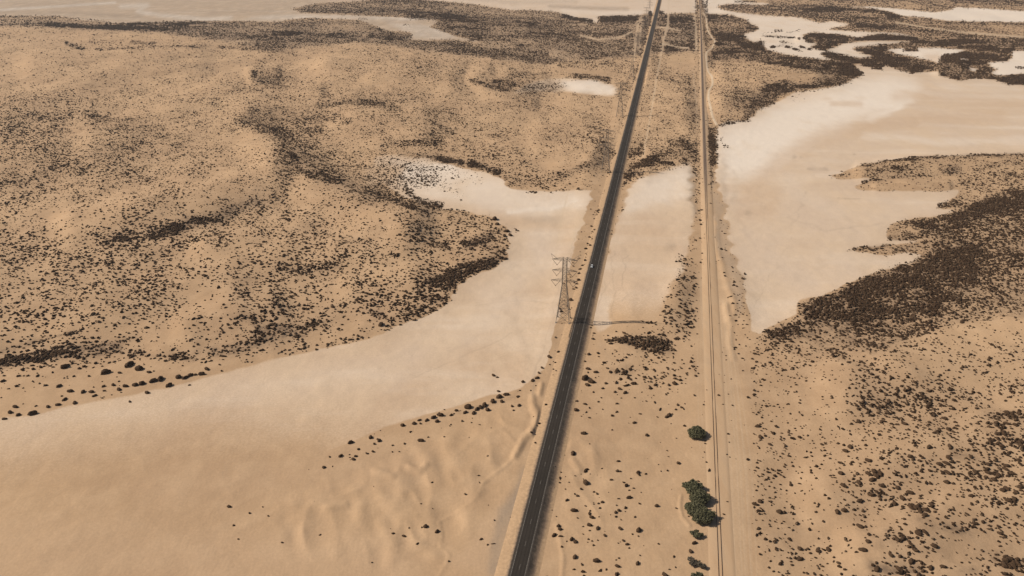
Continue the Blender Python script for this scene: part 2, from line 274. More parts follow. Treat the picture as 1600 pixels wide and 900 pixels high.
poly(DEN, [(1280,85),(1292,80),(1310,83),(1335,90),(1372,90),(1342,81),(1332,75),(1385,69),(1440,64),(1500,62),(1600,60),(1800,60),(1800,138),(1580,132),(1550,124),(1525,122),(1495,125),(1475,120),(1465,110),(1425,114),(1410,110),(1382,102),(1378,110),(1340,99),(1305,94)], .93, 1)
poly(DEN, [(1255,56),(1270,51),(1310,54),(1340,59),(1380,53),(1432,57),(1440,64),(1360,63),(1320,67),(1300,75),(1290,79),(1266,74),(1282,69),(1258,65)], .95, 1)
poly(DEN, [(1290,-30),(1800,-30),(1800,22),(1600,17),(1540,12),(1494,10),(1484,15),(1460,18),(1400,12),(1300,9),(1200,6)], .42, 1)
for c, w, v in [([(1200,14),(1300,14),(1400,26)],9,.8),([(1290,24),(1340,22),(1380,26)],8,.5),([(1160,12),(1250,17)],7,.62),([(1420,34),(1520,44),(1600,46)],9,.5),([(1340,40),(1430,44),(1500,54),(1600,59)],6,.8),([(1480,36),(1600,38)],3,.8),([(1490,2),(1600,4)],7,.65),([(1400,8),(1440,10)],5,.3),([(1150,2),(1180,3)],4,.7)]:
    stroke(DEN, c, w, v, w*.35)
for q in (P7, Q2, Q3, Q4, Q5): poly(DEN, q, 0, 1)
stroke(DEN, [(1410,79),(1430,81)], 2, .7, .8); stroke(DEN, [(1590,106),(1604,107)], 3, .9, 1)
stroke(DEN, [(1400,35),(1440,42),(1500,50),(1560,55),(1610,59)], 2.6, 0, 1); poly(DEN, [(1500,48),(1560,53),(1700,60),(1700,63),(1560,57),(1510,53)], 0, .6); poly(DEN,[(1540,38),(1700,44),(1700,56),(1560,52)],.3,2)
poly(DEN, [(1465,92),(1480,84),(1500,88),(1512,100),(1510,118),(1480,120),(1466,110)], .82, 2)
# right-hand dunes
DR = [(1297,275),(1325,265),(1345,257),(1387,250),(1430,246),(1500,244),(1600,239),(1800,234),(1800,1160),(1165,1160),(1178,900),(1180,800),(1180,700),(1172,600),(1168,560),(1185,522),(1215,507),(1245,492),(1250,470),(1282,466),(1310,450),(1345,433),(1375,424),(1412,412),(1440,400),
      (1400,397),(1340,396),(1325,392),(1350,385),(1395,384),(1425,378),(1440,372),(1386,374),(1382,367),(1400,348),(1425,344),(1475,337),(1500,329),(1466,327),(1475,317),(1495,306),(1500,297),(1375,300),(1332,295),(1350,286),(1412,277),(1305,279)]
poly(DEN, DR, .29, 1)
poly(DEN, [(1332,296),(1352,286),(1412,278),(1460,276),(1500,280),(1500,297),(1375,300)], .10, 1)
poly(DEN, [(1168,540),(1240,545),(1250,700),(1260,900),(1270,1160),(1160,1160),(1178,900),(1178,700)], .10, 12)
poly(DEN, [(1240,545),(1330,560),(1330,760),(1290,900),(1240,900),(1230,640)], .16, 16)
poly(DEN, [(1440,500),(1600,505),(1600,600),(1400,600),(1380,560)], .17, 10)
for c, w, v in [([(1335,261),(1387,250),(1430,247),(1500,244),(1600,240),(1800,236)],4,.85),([(1360,268),(1410,264),(1440,262)],9,.55),([(1350,285),(1380,279),(1440,276),(1475,270)],3,.8),([(1480,268),(1500,262)],9,.9),([(1520,264),(1560,256),(1600,252)],6,.5),([(1510,285),(1600,275)],22,.35),([(1375,300),(1440,298)],4,.04),
                ([(1470,322),(1500,316)],9,.7),([(1385,372),(1425,370),(1450,362)],7,.85),([(1400,352),(1430,347)],5,.5),([(1325,392),(1350,387),(1395,384)],5,.85),([(1400,394),(1430,385),(1450,378)],6,.8)]:
    stroke(DEN, c, w, v, w*.3)
poly(DEN, [(1425,350),(1475,338),(1510,325),(1540,310),(1575,298),(1800,285),(1800,480),(1600,492),(1500,505),(1420,528),(1360,552),(1310,545),(1235,525),(1200,520),(1237,510),(1257,495),(1255,478),(1300,462),(1345,435),(1412,412),(1440,400),(1455,385),(1478,368),(1440,368)], .62, 2)
poly(DEN, [(1435,352),(1500,330),(1580,298),(1620,296),(1640,315),(1560,335),(1520,345),(1490,360),(1445,362)], .93, 3)
poly(DEN, [(1255,480),(1310,458),(1360,432),(1412,415),(1450,405),(1500,380),(1540,385),(1520,410),(1530,440),(1500,465),(1470,488),(1400,490),(1340,510),(1350,540),(1330,540),(1290,505),(1255,500)], .92, 4)
poly(DEN, [(1200,516),(1237,510),(1275,515),(1270,526),(1230,530),(1205,526)], .85, 2)
poly(DEN, [(1540,400),(1800,380),(1800,430),(1600,440),(1555,470),(1540,440)], .5, 6); poly(DEN, [(1530,480),(1560,460),(1800,480),(1800,495),(1600,496)], .6, 4)
for c, w, v in [([(1470,345),(1490,380)],8,.5),([(1440,520),(1480,500)],14,.5),([(1280,540),(1320,555)],8,.6),([(1400,545),(1440,540)],10,.3),([(1450,622),(1480,630)],14,.42),([(1505,617)],12,.5),([(1545,650),(1600,652)],10,.75),([(1350,650),(1420,660)],20,.22),
                ([(1560,675),(1600,700)],12,.4),([(1490,708),(1520,718)],9,.75),([(1530,735),(1600,760)],16,.35),([(1400,700),(1470,690)],20,.22),([(1370,770),(1385,772)],9,.9),([(1428,793),(1447,798)],8,.9),([(1345,800),(1360,840),(1380,850)],18,.5),([(1390,830),(1430,855)],12,.6),([(1475,820),(1520,832)],10,.75),
                ([(1440,810),(1460,820)],9,.6),([(1330,785),(1340,800)],8,.5),([(1400,850),(1480,870)],14,.4),([(1365,885),(1400,892),(1440,890)],16,.85),([(1500,890),(1540,895)],10,.6),([(1560,870),(1600,885)],20,.75),([(1540,860),(1600,845)],12,.4),([(1500,600),(1560,590)],14,.22),([(1580,800),(1600,810)],8,.4),([(1350,920),(1700,930)],40,.5)]:
    stroke(DEN, c, w, v, w*.35)
# between road and railway
poly(DEN, [(955,531),(1000,526),(1030,524),(1050,535),(1048,550),(1025,553),(1000,545),(980,538),(957,538)], .93, 1.5)
poly(DEN, [(1060,400),(1083,400),(1085,530),(1050,535),(1028,530),(1030,490),(1045,455)], .34, 3)
poly(DEN, [(1000,500),(1030,500),(1020,525),(1005,522)], .22, 2)
poly(DEN, [(950,555),(1060,555),(1075,600),(1000,610),(955,590)], .20, 5)
poly(DEN, [(905,600),(1080,600),(1080,650),(900,655)], .035, 4)
poly(DEN, [(870,655),(1060,655),(1060,735),(860,735)], .012, 4); poly(DEN, [(895,735),(1000,735),(1010,900),(880,900)], .045, 8); poly(DEN, [(1005,735),(1180,735),(1180,1160),(1005,1160)], .006, 4)
stroke(DEN, [(957,580),(975,585),(985,575)], 9, .6, 3); stroke(DEN, [(1083,560),(1083,590)], 6, .5, 2); stroke(DEN, [(1085,420),(1084,560)], 6, .16, 2)
poly(DEN, [(1140,425),(1162,420),(1168,480),(1160,530),(1145,540),(1140,500)], .10, 2); poly(DEN, [(1148,550),(1168,540),(1178,900),(1180,1160),(1150,1160),(1165,800)], .025, 2)
stroke(DEN, [(912,420),(925,380),(938,330),(950,290)], 7, .22, 2); stroke(DEN, [(885,490),(905,450)], 4, .15, 1)
stroke(DEN, [(688,652),(720,645),(757,635),(800,618)], 8, .45, 2); stroke(DEN, [(790,625),(805,632)], 9, .25, 2)
stroke(DEN, [(1090,190),(1091,330)], 5, .25, 1.5); stroke(DEN, [(1086,225),(1087,250)], 8, .6, 2); stroke(DEN, [(1084,255),(1084,275)], 4, .3, 1)
poly(DEN, [(380,760),(700,690),(830,640),(845,1160),(-200,1160),(-200,1000),(100,940),(350,850)], .0025, 4)
poly(DEN, [(1086,0),(1106,0),(1106,20),(1106,66),(1086,66)], .55, 1)
stroke(DEN, [(1015,20),(1017,22)], 6, .9, 1); stroke(DEN, [(1031,20),(1034,20)], 6, .9, 1)

# ---- tracks: paler compacted wheel lines
def track(pts, w=1.6, v=.8): stroke(TRK, pts, w, v, max(.6, w*.35)); stroke(DEN, pts, w+1, 0, 1)
track([(1045,0),(1044,20),(1043,40),(1038,60),(1034,80),(1028,110),(1020,160),(1012,205),(1005,245)], 2.4, .6)
track([(987,50),(970,58),(935,62),(905,55)], 2, .7); track([(1024,42),(1040,43),(1062,48)], 1.6, .7); track([(1034,68),(1055,73),(1075,75)], 1.8, 1)
track([(1085,22),(1087,45),(1088,66),(1088,78)], 2.2, .7); track([(1083,115),(1088,160),(1090,200)], 1.5, .5)
track([(999,28),(996,44),(993,62),(991,95)], 2.6, .35); track([(1003,24),(1000,60),(998,80)], 2, .35)
track([(888,300),(880,330),(868,400),(850,470),(835,540),(820,590)], 2, .5); track([(905,330),(893,380),(880,440),(868,500)], 1.6, .45); track([(912,335),(900,380)], 1.4, .45)
for dx in (0, 8, 15): track([(1135+dx,560),(1147+dx,640),(1158+dx,720),(1163+dx,800),(1168+dx,900)], 1.4, .3)
for dx in (0, 5): track([(1089+dx,500),(1091+dx,640),(1094+dx,700)], 1.4, .25)
for dx in (0, 6, 11): track([(1110+dx,340),(1113+dx*1.1,450),(1117+dx*1.2,540)], 1.3, .35)
track([(1081,262),(1082,330)], 1.6, .2)
stroke(TRK, [(1096,430),(1104,560),(1110,700),(1116,900)], 10, .2, 5); stroke(TRK, [(1124,430),(1136,600),(1146,760),(1152,900)], 26, .2, 10)
for q in (0, 4, 9): track([(1094+q*.6,440),(1100+q*.7,560),(1108+q*.6,700),(1112+q*.5,900)], 1.3, .45)
for q in (0, 5, 14, 19, 27): track([(1121+q*.5,470),(1130+q*.8,600),(1138+q,740),(1144+q*1.1,900)], 1.3, .5)
stroke(TRK, [(1400,35),(1440,42),(1500,50),(1560,55),(1610,59)], 2.6, .8, 1)
for a in ([(958,395),(960,500)], [(979,400),(976,470)], [(942,440),(935,490)]): stroke(GRY, a, 1.6, .35, .8)
stroke(GRY, [(797,430),(880,420)], 1.5, .0)
for a in ([(0,760),(40,700),(60,650)], [(345,745),(350,722),(362,714)], [(350,746),(354,726),(366,716)], [(640,590),(720,560),(800,520)], [(1230,340),(1290,360),(1380,350)], [(1180,480),(1230,380),(1260,300)], [(740,478),(800,470),(860,476)], [(830,600),(842,560),(870,470),(900,370)]): stroke(GRY, a, 1.5, .22, .8)
stroke(GRY, [(840,560),(832,620)], 3, .3, 1.5)

# ------------------------------------------------------------------ relief (metres)
HT = canvas()
def ridge(pts, h, w): lay(HT, strokemask(pts, w*1.1, w*.55), h, 'add')
SAND = blur(1-np.clip(PAN, 0, 1), 16)
for p, h, w in [([(380,195),(430,245),(500,298),(585,335),(640,352)],10,50),([(120,350),(220,335),(330,312),(420,285)],8,44),([(0,470),(150,480),(250,470),(350,450)],4,60),
                ([(450,122)],-10,56),([(430,108),(390,112),(395,130),(440,142),(500,146)],3.5,12),([(850,140)],-6,60),([(760,115),(740,122),(765,145),(830,155)],3.5,16),
                ([(560,190),(650,200)],6,50),([(150,210),(330,200)],7,46),([(60,110),(300,100)],9,40),([(520,110),(700,120)],8,34),([(330,395),(500,395),(620,380)],4,40),([(300,520),(420,480)],4,40),([(560,455),(640,440)],3,40),
                ([(1350,268),(1450,255),(1600,250)],4,22),([(1370,292),(1480,288)],2.5,12),([(1330,600),(1450,560),(1600,540)],5,70),([(1300,760),(1450,700),(1600,670)],4,70),([(1350,860),(1500,800),(1600,780)],3,60),
                ([(1130,115),(1270,118)],7,26),([(1120,160),(1180,140)],4,24),([(1010,120),(1060,130)],3,26),([(1020,190),(1070,180)],3,30),([(1470,105),(1500,100)],7,18),([(1290,65),(1250,62)],4,10),([(850,220),(920,225)],4,40),
                # wind-built drifts beside the road and on the spit
                ([(832,624),(832,636)],1.0,8),([(836,642),(840,655),(838,668),(832,678)],1.4,10),([(828,678),(818,690),(811,703),(804,716)],1.1,8),([(846,604),(843,618)],1.0,6),
                ([(804,716),(790,730),(770,745),(755,757)],.35,4),([(755,757),(752,768),(743,782),(722,798),(702,806),(686,816)],.25,3.5),([(686,816),(690,838),(688,856),(702,868),(698,882),(686,902)],.28,3.5),
                ([(650,700),(668,712),(681,722),(675,740),(681,756)],.5,15),([(702,690),(706,706),(718,722),(733,742)],.5,16),([(736,696),(748,706),(772,722)],.4,16),([(625,744),(630,762),(626,778),(618,792)],.5,14),([(588,738),(612,746)],.9,9),
                ([(555,768),(565,788),(563,806)],.45,14),([(590,770),(602,780),(608,796)],.4,14),([(640,733),(655,738),(665,730)],1,8),([(510,796),(540,790)],.7,9),([(440,795),(470,780),(500,770)],.5,16),([(600,820),(615,850),(608,880)],.5,16),([(650,850),(680,870)],.5,16),
                ([(880,700),(905,690),(925,700),(930,730),(920,745)],.5,11),([(895,720),(905,735)],.8,8),([(1064,775),(1062,790),(1066,808),(1078,822)],.4,4),([(870,820),(880,870),(878,900)],.35,6),
                ([(1119,340),(1119,372),(1122,392),(1127,412),(1132,432),(1137,450),(1145,468),(1147,486),(1142,510),(1140,535),(1146,560)],.6,7),([(1134,480),(1138,500)],1.5,8),([(1128,200),(1100,205)],0,4)]:
    ridge(p, h, w)
HT = blur(HT, 1)
SPIT = canvas(); poly(SPIT, [(430,800),(560,740),(680,690),(800,650),(826,690),(800,760),(740,800),(690,870),(560,880),(450,850)], 1, 14)
poly(SPIT, [(870,690),(960,680),(960,800),(880,860),(850,800)], .5, 12)

RD0 = np.array(unproj(1030.6-.2455*880, 880)).ravel(); RD1 = np.array(unproj(1030.6-.2455*20, 20)).ravel()
rdir = (RD1-RD0)/np.linalg.norm(RD1-RD0); rnor = np.array([rdir[1], -rdir[0]])      # rnor points right
def road_t(x, y): return (x-RD0[0])*rdir[0]+(y-RD0[1])*rdir[1], (x-RD0[0])*rnor[0]+(y-RD0[1])*rnor[1]
RPX = [(1134,1100),(1126,900),(1121.8,780),(1118.7,720),(1113.9,600),(1108.8,480),(1103.3,330),(1099.9,180),(1096.5,100),(1092.7,0),(1090.5,-50)]
rp = [np.array(unproj(*p)).ravel() for p in RPX]
RXS = np.array([p[0] for p in rp]); RYS = np.array([p[1] for p in rp])
cf = np.polyfit(RYS[:-1]/1000, RXS[:-1], 3)
def rail_x(y):
    yy = np.clip(y, 0, 3800)/1000
    return np.polyval(cf, yy) + np.where(y > 3800, (y-3800)*.29*0+ (y-3800)*((np.polyval(cf,3.8)-np.polyval(cf,3.7))/100), 0)
def rel(x, y):
    """painted relief plus dune undulation; 0 in the road and rail corridors"""
    px, py = proj(x, y, 0*x)
    s = samp(SAND, px, py)
    n = (fbm(x/190, y/230, 31, 4)-.5)*24 + (fbm(x/42+3, y/60, 57, 3)-.5)*4.2
    far = 1+np.clip((y-1200)/2500, 0, 1)*.4
    z = samp(HT, px, py) + s*n*far*.75 + s*1.3
    _, dr = road_t(x, y)
    dl = x - rail_x(y)
    near = samp(SAND, px, py)
    k = smooth(13, 45, np.abs(dr))*smooth(7, 40, np.abs(dl))
    keep = np.where((np.abs(dl) < 40) | (np.abs(dr) < 45), samp(HT, px, py)*smooth(11, 14, np.abs(dr))*smooth(5, 8, np.abs(dl))*(1-k), 0)
    small = (fbm(x/9, y/9, 91, 3)-.5)*.5*smooth(14, 20, np.abs(dr))*smooth(10, 16, np.abs(dl))
    # flatten the low spit and the ground between road and railway
    mid = smooth(2600, 3200, y)
    mid = smooth(560, 620, py)*(1-smooth(1150, 1180, px)*0)
    wr = smooth(1165, 1260, px); lowm = (1-smooth(540, 600, py)*.8)*(1-wr)+(1-smooth(700, 900, py)*.3)*wr
    zz = samp(HT, px, py)
    lift = 1.33*smooth(0, 6, -dr)*(1-smooth(14, 60, -dr))
    sp = samp(SPIT, px, py); a_ = fbm(x/16+y/60, y/34, 131, 2); keep = keep + sp*(1-np.abs(a_-.5)*4)*.9*smooth(14, 22, np.abs(dr))
    return (zz + (z-zz)*lowm)*k + keep + small + lift

# ------------------------------------------------------------------ materials
def lin(r, g, b):
    f = lambda c: (c/255/12.92) if c/255 <= .04045 else ((c/255+.055)/1.055)**2.4
    return (f(r), f(g), f(b), 1)
def newmat(name, col=(.5,.5,.5,1), rough=.9, spec=.2, metal=0):
    m = bpy.data.materials.new(name); m.use_nodes = True
    b = m.node_tree.nodes['Principled BSDF']
    b.inputs['Base Color'].default_value = col; b.inputs['Roughness'].default_value = rough
    b.inputs['Specular IOR Level'].default_value = spec; b.inputs['Metallic'].default_value = metal
    return m
class G:
    def __init__(s, m): s.t = m.node_tree; s.b = s.t.nodes['Principled BSDF']
    def n(s, ty, **k):
        x = s.t.nodes.new(ty)
        for a, v in k.items(): setattr(x, a, v)
        return x
    def l(s, a, b): s.t.links.new(a, b)
    def coord(s, scale=(1,1,1), rz=0.0):
        c = s.n('ShaderNodeTexCoord'); m = s.n('ShaderNodeMapping'); m.inputs['Scale'].default_value = scale; m.inputs['Rotation'].default_value = (0, 0, rz)
        s.l(c.outputs['Object'], m.inputs[0]); return m.outputs[0]
    def noise(s, vec, scale, detail=4, rough=.55):
        x = s.n('ShaderNodeTexNoise'); x.inputs['Scale'].default_value = scale; x.inputs['Detail'].default_value = detail; x.inputs['Roughness'].default_value = rough
        s.l(vec, x.inputs['Vector']); return x.outputs['Fac']
    def ramp(s, fac, a, b, lo=0, hi=1):
        x = s.n('ShaderNodeMapRange'); x.inputs[1].default_value = a; x.inputs[2].default_value = b; x.inputs[3].default_value = lo; x.inputs[4].default_value = hi
        x.interpolation_type = 'SMOOTHSTEP'; s.l(fac, x.inputs[0]); return x.outputs[0]
    def mix(s, fac, a, b):
        x = s.n('ShaderNodeMix', data_type='RGBA')
        if hasattr(fac, 'node'): s.l(fac, x.inputs[0])
        else: x.inputs[0].default_value = fac
        for v, i in ((a, 6), (b, 7)):
            if hasattr(v, 'node'): s.l(v, x.inputs[i])
            else: x.inputs[i].default_value = v
        return x.outputs[2]
    def math(s, op, a, b=0.0, clamp=False):
        x = s.n('ShaderNodeMath', operation=op); x.use_clamp = clamp
        for v, i in ((a, 0), (b, 1)):
            if hasattr(v, 'node'): s.l(v, x.inputs[i])
            else: x.inputs[i].default_value = v
        return x.outputs[0]
    def attr(s, name): 
        x = s.n('ShaderNodeAttribute', attribute_name=name); return x.outputs['Fac']
    def bump(s, h, strength=.3, dist=.2):
        x = s.n('ShaderNodeBump'); x.inputs['Strength'].default_value = strength; x.inputs['Distance'].default_value = dist
        s.l(h, x.inputs['Height']); s.l(x.outputs[0], s.b.inputs['Normal'])
    def scale(s, col, f):
        x = s.n('ShaderNodeVectorMath', operation='SCALE'); s.l(col, x.inputs[0])
        if hasattr(f, 'node'): s.l(f, x.inputs[3])
        else: x.inputs[3].default_value = f
        return x.outputs[0]

SANDC  = (.478, .310, .176, 1)
SANDC2 = (.425, .272, .155, 1)
PANC   = (.600, .435, .288, 1)
WHITEC = (.770, .655, .535, 1)
GREYC  = (.300, .225, .160, 1)
REDC   = (.530, .358, .224, 1)
TRKC   = (.570, .425, .280, 1)

gm = newmat('desert_ground', rough=.95, spec=.1); g = G(gm)
v1 = g.coord(); vs = g.coord((1, .35, 1))
big = g.noise(v1, .006, 5); med = g.noise(v1, .05, 5); fine = g.noise(v1, .6, 4, .65); grit = g.noise(v1, 2.5, 3, .7); streak = g.noise(vs, .02, 6, .6)
wisp = g.noise(g.coord((.4, 1.5, 1), -.35), .012, 7, .62)
sandc = g.mix(g.ramp(big, .35, .65), SANDC, SANDC2)
sandc = g.mix(g.math('MULTIPLY', g.ramp(med, .40, .68), .45), sandc, (.54,.360,.212,1))
panc = g.mix(g.ramp(streak, .35, .7), PANC, (.53,.370,.240,1))
panc = g.mix(g.math('MULTIPLY', g.ramp(wisp, .50, .68), .45), panc, (.67,.52,.38,1))
panc = g.mix(g.math('MULTIPLY', g.ramp(wisp, .46, .30), .40), panc, (.50,.35,.235,1))
w2 = g.noise(g.coord((.45, 1.0, 1), .5), .006, 7, .65)
panc = g.mix(g.math('MULTIPLY', g.ramp(w2, .50, .66), .45), panc, (.70,.55,.41,1)); panc = g.mix(g.math('MULTIPLY', g.ramp(w2, .47, .33), .3), panc, (.48,.335,.225,1))
wfac = g.math('MULTIPLY', g.attr('white'), g.ramp(g.math('ADD', streak, g.math('MULTIPLY', g.attr('white'), .3)), .40, .72, .35, 1))
panc = g.mix(wfac, panc, WHITEC)
c = g.mix(g.ramp(g.math('ADD', g.attr('pan'), g.math('MULTIPLY', g.math('SUBTRACT', fine, .5), .3)), .25, .75), sandc, panc)
c = g.mix(g.math('MULTIPLY', g.attr('red'), .8), c, REDC)
c = g.mix(g.math('MULTIPLY', g.attr('grey'), g.ramp(g.noise(vs, .035, 5, .65), .28, .6, .5, 1)), c, GREYC)
c = g.mix(g.math('MULTIPLY', g.attr('track'), .8), c, TRKC)
litter = g.math('MULTIPLY', g.attr('scrub'), g.ramp(g.noise(v1, .25, 4), .35, .62, .35, 1))
c = g.mix(g.math('MULTIPLY', litter, .75), c, (.150, .100, .066, 1))
c = g.scale(c, g.ramp(fine, .2, .8, .93, 1.06)); c = g.scale(c, g.ramp(grit, .25, .75, .96, 1.03))
g.l(c, g.b.inputs['Base Color'])
hgt = g.math('ADD', g.math('MULTIPLY', fine, .5), g.math('MULTIPLY', med, 2.0))
wv = g.n('ShaderNodeTexWave', wave_type='BANDS', bands_direction='X'); wv.inputs['Scale'].default_value = .12; wv.inputs['Distortion'].default_value = 9; wv.inputs['Detail'].default_value = 3; wv.inputs['Detail Scale'].default_value = .6
g.l(v1, wv.inputs['Vector'])
hgt = g.math('ADD', hgt, g.math('MULTIPLY', g.math('MULTIPLY', wv.outputs['Fac'], g.math('SUBTRACT', 1.0, g.attr('pan'))), .04))
g.bump(hgt, .55, .45)

# ------------------------------------------------------------------ object helpers
def tag(o, label=None, cat=None, group=None, kind=None):
    if label: o['label'] = label
    if cat: o['category'] = cat
    if group: o['group'] = group
    if kind: o['kind'] = kind
    return o
def link(o, parent=None):
    scene.collection.objects.link(o)
    if parent is not None: o.parent = parent
    return o
def mesh_np(name, co, faces, mat, smooth_=False):
    """co (N,3), faces (M,k)"""
    me = bpy.data.meshes.new(name); co = np.ascontiguousarray(co, np.float32); faces = np.ascontiguousarray(faces, np.int32)
    me.vertices.add(len(co)); me.vertices.foreach_set('co', co.ravel())
    k = faces.shape[1]
    me.loops.add(faces.size); me.loops.foreach_set('vertex_index', faces.ravel())
    me.polygons.add(len(faces)); me.polygons.foreach_set('loop_start', np.arange(0, faces.size, k, dtype=np.int32))
    if smooth_: me.polygons.foreach_set('use_smooth', np.ones(len(faces), bool))
    me.update(calc_edges=True); me.materials.append(mat)
    return me
def add_attr(me, name, vals):
    a = me.attributes.new(name, 'FLOAT', 'POINT'); a.data.foreach_set('value', np.ascontiguousarray(vals, np.float32).ravel())
class MB:
    def __init__(s): s.v = []; s.f = []
    def quadbox(s, c8):
        n = len(s.v); s.v += [tuple(p) for p in c8]
        s.f += [tuple(n+i for i in q) for q in ((0,3,2,1),(4,5,6,7),(0,1,5,4),(1,2,6,5),(2,3,7,6),(3,0,4,7))]
    def box(s, x0, x1, y0, y1, z0, z1, taper=0):
        t = taper
        s.quadbox([(x0,y0,z0),(x1,y0,z0),(x1,y1,z0),(x0,y1,z0),(x0+t,y0+t,z1),(x1-t,y0+t,z1),(x1-t,y1-t,z1),(x0+t,y1-t,z1)])
    def bar(s, a, b, w):
        a = Vector(a); b = Vector(b); d = (b-a).normalized()
        u = d.cross(Vector((0,0,1)));
        if u.length < .01: u = Vector((1,0,0))
        u.normalize(); v = d.cross(u); h = w/2
        s.quadbox([a-u*h-v*h, a+u*h-v*h, a+u*h+v*h, a-u*h+v*h, b-u*h-v*h, b+u*h-v*h, b+u*h+v*h, b-u*h+v*h])
    def tube(s, pts, rad, n=6):
        base = len(s.v); prev = None
        for i, p in enumerate(pts):
            p = Vector(p); q = Vector(pts[min(i+1, len(pts)-1)])-Vector(pts[max(i-1, 0)])
            q.normalize(); u = q.cross(Vector((.3,1,.1))); u.normalize(); v = q.cross(u)
            for k in range(n):
                a = 2*PI*k/n; s.v.append(tuple(p+(u*math.cos(a)+v*math.sin(a))*rad[i]))
        for i in range(len(pts)-1):
            for k in range(n):
                s.f.append((base+i*n+k, base+i*n+(k+1) % n, base+(i+1)*n+(k+1) % n, base+(i+1)*n+k))
        s.f.append(tuple(base+(len(pts)-1)*n+k for k in range(n)))
    def mesh(s, name, mat):
        me = bpy.data.meshes.new(name); me.from_pydata(s.v, [], s.f); me.materials.append(mat); me.update(); return me
    def build(s, name, mat, parent=None): return link(bpy.data.objects.new(name, s.mesh(name, mat)), parent)
def empty(name, loc, rz=0.0):
    o = bpy.data.objects.new(name, None); o.location = loc; o.rotation_euler = (0, 0, rz); o.empty_display_size = 1; return link(o)

# ------------------------------------------------------------------ ground sheet
cols = np.unique(np.concatenate([np.array([-9000,-5000,-3000,-2000,-1400,-1000,-800]), np.arange(-700,-240,20), np.arange(-240,780,2.8), np.arange(780,1200,1.25), np.arange(1200,1840,2.8), np.arange(1840,2300,20), np.array([2400,2800,3400,4500,7000,11000])]))
rows = np.concatenate([np.arange(1180,950,-8), np.arange(950,150,-1.7), np.arange(150,-16,-.9), np.arange(-16,-60,-2), np.arange(-60,-96,-3), np.array([-98,-102,-106,-109])])
def attrs_at(x, y, z):
    px, py = proj(x, y, z)
    sc = np.clip((py+110)/400, .12, 1.3)
    wx = (fbm(x/22, y/22, 3, 3)-.5)*16*sc; wy = (fbm(x/22+50, y/22+9, 5, 3)-.5)*7*sc*np.clip((py+60)/250, .15, 1)
    return px, py, px+wx, py+wy
def ground_rows():
    V = []
    for r in rows:
        X, Y = unproj(cols, np.full_like(cols, r)); V.append(np.stack([X, Y], -1))
    first = V[0]
    pre = []
    for yy in (-30000., -8000., -2500., -800., -200., 0., 120.):
        pre.append(np.stack([first[:, 0]*(1 if yy > -1000 else 3), np.full(len(cols), yy)], -1))
    return np.stack(pre+V)
GV = ground_rows(); nr, nc = GV.shape[:2]
gx = GV[..., 0].ravel(); gy = GV[..., 1].ravel()
gz = rel(gx, gy)
fade = 1-smooth(6500, 11000, gy); gz = gz*fade
gz = np.where(gy < 200, 0, gz)
idx = np.arange(nr*nc).reshape(nr, nc)
fc = np.stack([idx[:-1, :-1], idx[:-1, 1:], idx[1:, 1:], idx[1:, :-1]], -1).reshape(-1, 4)
gme = mesh_np('ground', np.stack([gx, gy, gz], -1), fc, gm, True)
px, py, wpx, wpy = attrs_at(gx, gy, gz)
for nm, cv in (('pan', PAN), ('white', WHT), ('grey', GRY), ('red', RED)): add_attr(gme, nm, samp(cv, wpx, wpy))
add_attr(gme, 'track', samp(TRK, px, py))
DENB = blur(DEN, 1.5); DENL = blur(DEN, 4)
add_attr(gme, 'scrub', np.clip((np.maximum(samp(DENB, wpx, wpy), samp(DENL, wpx, wpy))-.22)/.65, 0, 1))
ground = link(bpy.data.objects.new('ground', gme)); tag(ground, kind='structure')

# ------------------------------------------------------------------ road
def strip(name, ys, prof, mat, cx, kind='structure', zs=None):
    """sweep a cross-section prof [(offset, z)] along a line; cx(t) -> (x, y, nx, ny)"""
    co = []; at = []; al = []
    for t in ys:
        x, y, nx, ny = cx(t)
        for o, z in prof: co.append((x+nx*o, y+ny*o, z*zs(t) if zs and z > 0 else z)); at.append(o); al.append(y)
    n = len(prof); i = np.arange(len(ys)*n).reshape(len(ys), n)
    f = np.stack([i[:-1, :-1], i[:-1, 1:], i[1:, 1:], i[1:, :-1]], -1).reshape(-1, 4)
    me = mesh_np(name, np.array(co), f, mat, False); add_attr(me, 'across', at); add_attr(me, 'along', al)
    o = link(bpy.data.objects.new(name, me)); 
    if kind: tag(o, kind=kind)
    return o
def road_at(t):
    p = RD0 + rdir*t; return p[0], p[1], rnor[0], rnor[1]
TS = np.concatenate([np.arange(-250, 1500, 6.), np.arange(1500, 5200, 20.), np.array([5600, 6500, 8000, 10000])])
RZ = 2.0
em = newmat('verge_gravel', rough=.95, spec=.1); g = G(em)
v1 = g.coord(); n1 = g.noise(v1, .5, 5, .65); n2 = g.noise(v1, .08, 4)
ab = g.math('ABSOLUTE', g.attr('across'))
d = g.math('ADD', ab, g.math('MULTIPLY', g.math('SUBTRACT', n1, .5), 2.2)); d = g.math('ADD', d, g.math('MULTIPLY', g.math('SUBTRACT', n2, .5), 3.0))
left = g.ramp(g.attr('across'), -1, 1, 1, 0); d = g.math('ADD', d, g.math('MULTIPLY', left, g.ramp(ab, 4.4, 6.2, 0, 2.6)))
c = g.mix(g.ramp(d, 4.6, 6.6), (.040,.032,.026,1), (.115,.086,.062,1))
c = g.mix(g.ramp(d, 6.0, 7.8), c, (.27,.185,.12,1)); c = g.mix(g.ramp(d, 7.6, 10.0), c, SANDC)
c = g.scale(c, g.ramp(n1, .25, .75, .85, 1.12)); g.l(c, g.b.inputs['Base Color']); g.bump(n1, .5, .3)
pass
strip('road_verge', TS, [(-15,.5),(-12.5,1.33),(-8.5,1.58),(-6.3,1.86),(-4.9,RZ-.03),(4.9,RZ-.03),(5.8,1.84),(7.4,.85),(8.8,.25),(11,.02),(13.5,-.8)], em, road_at)
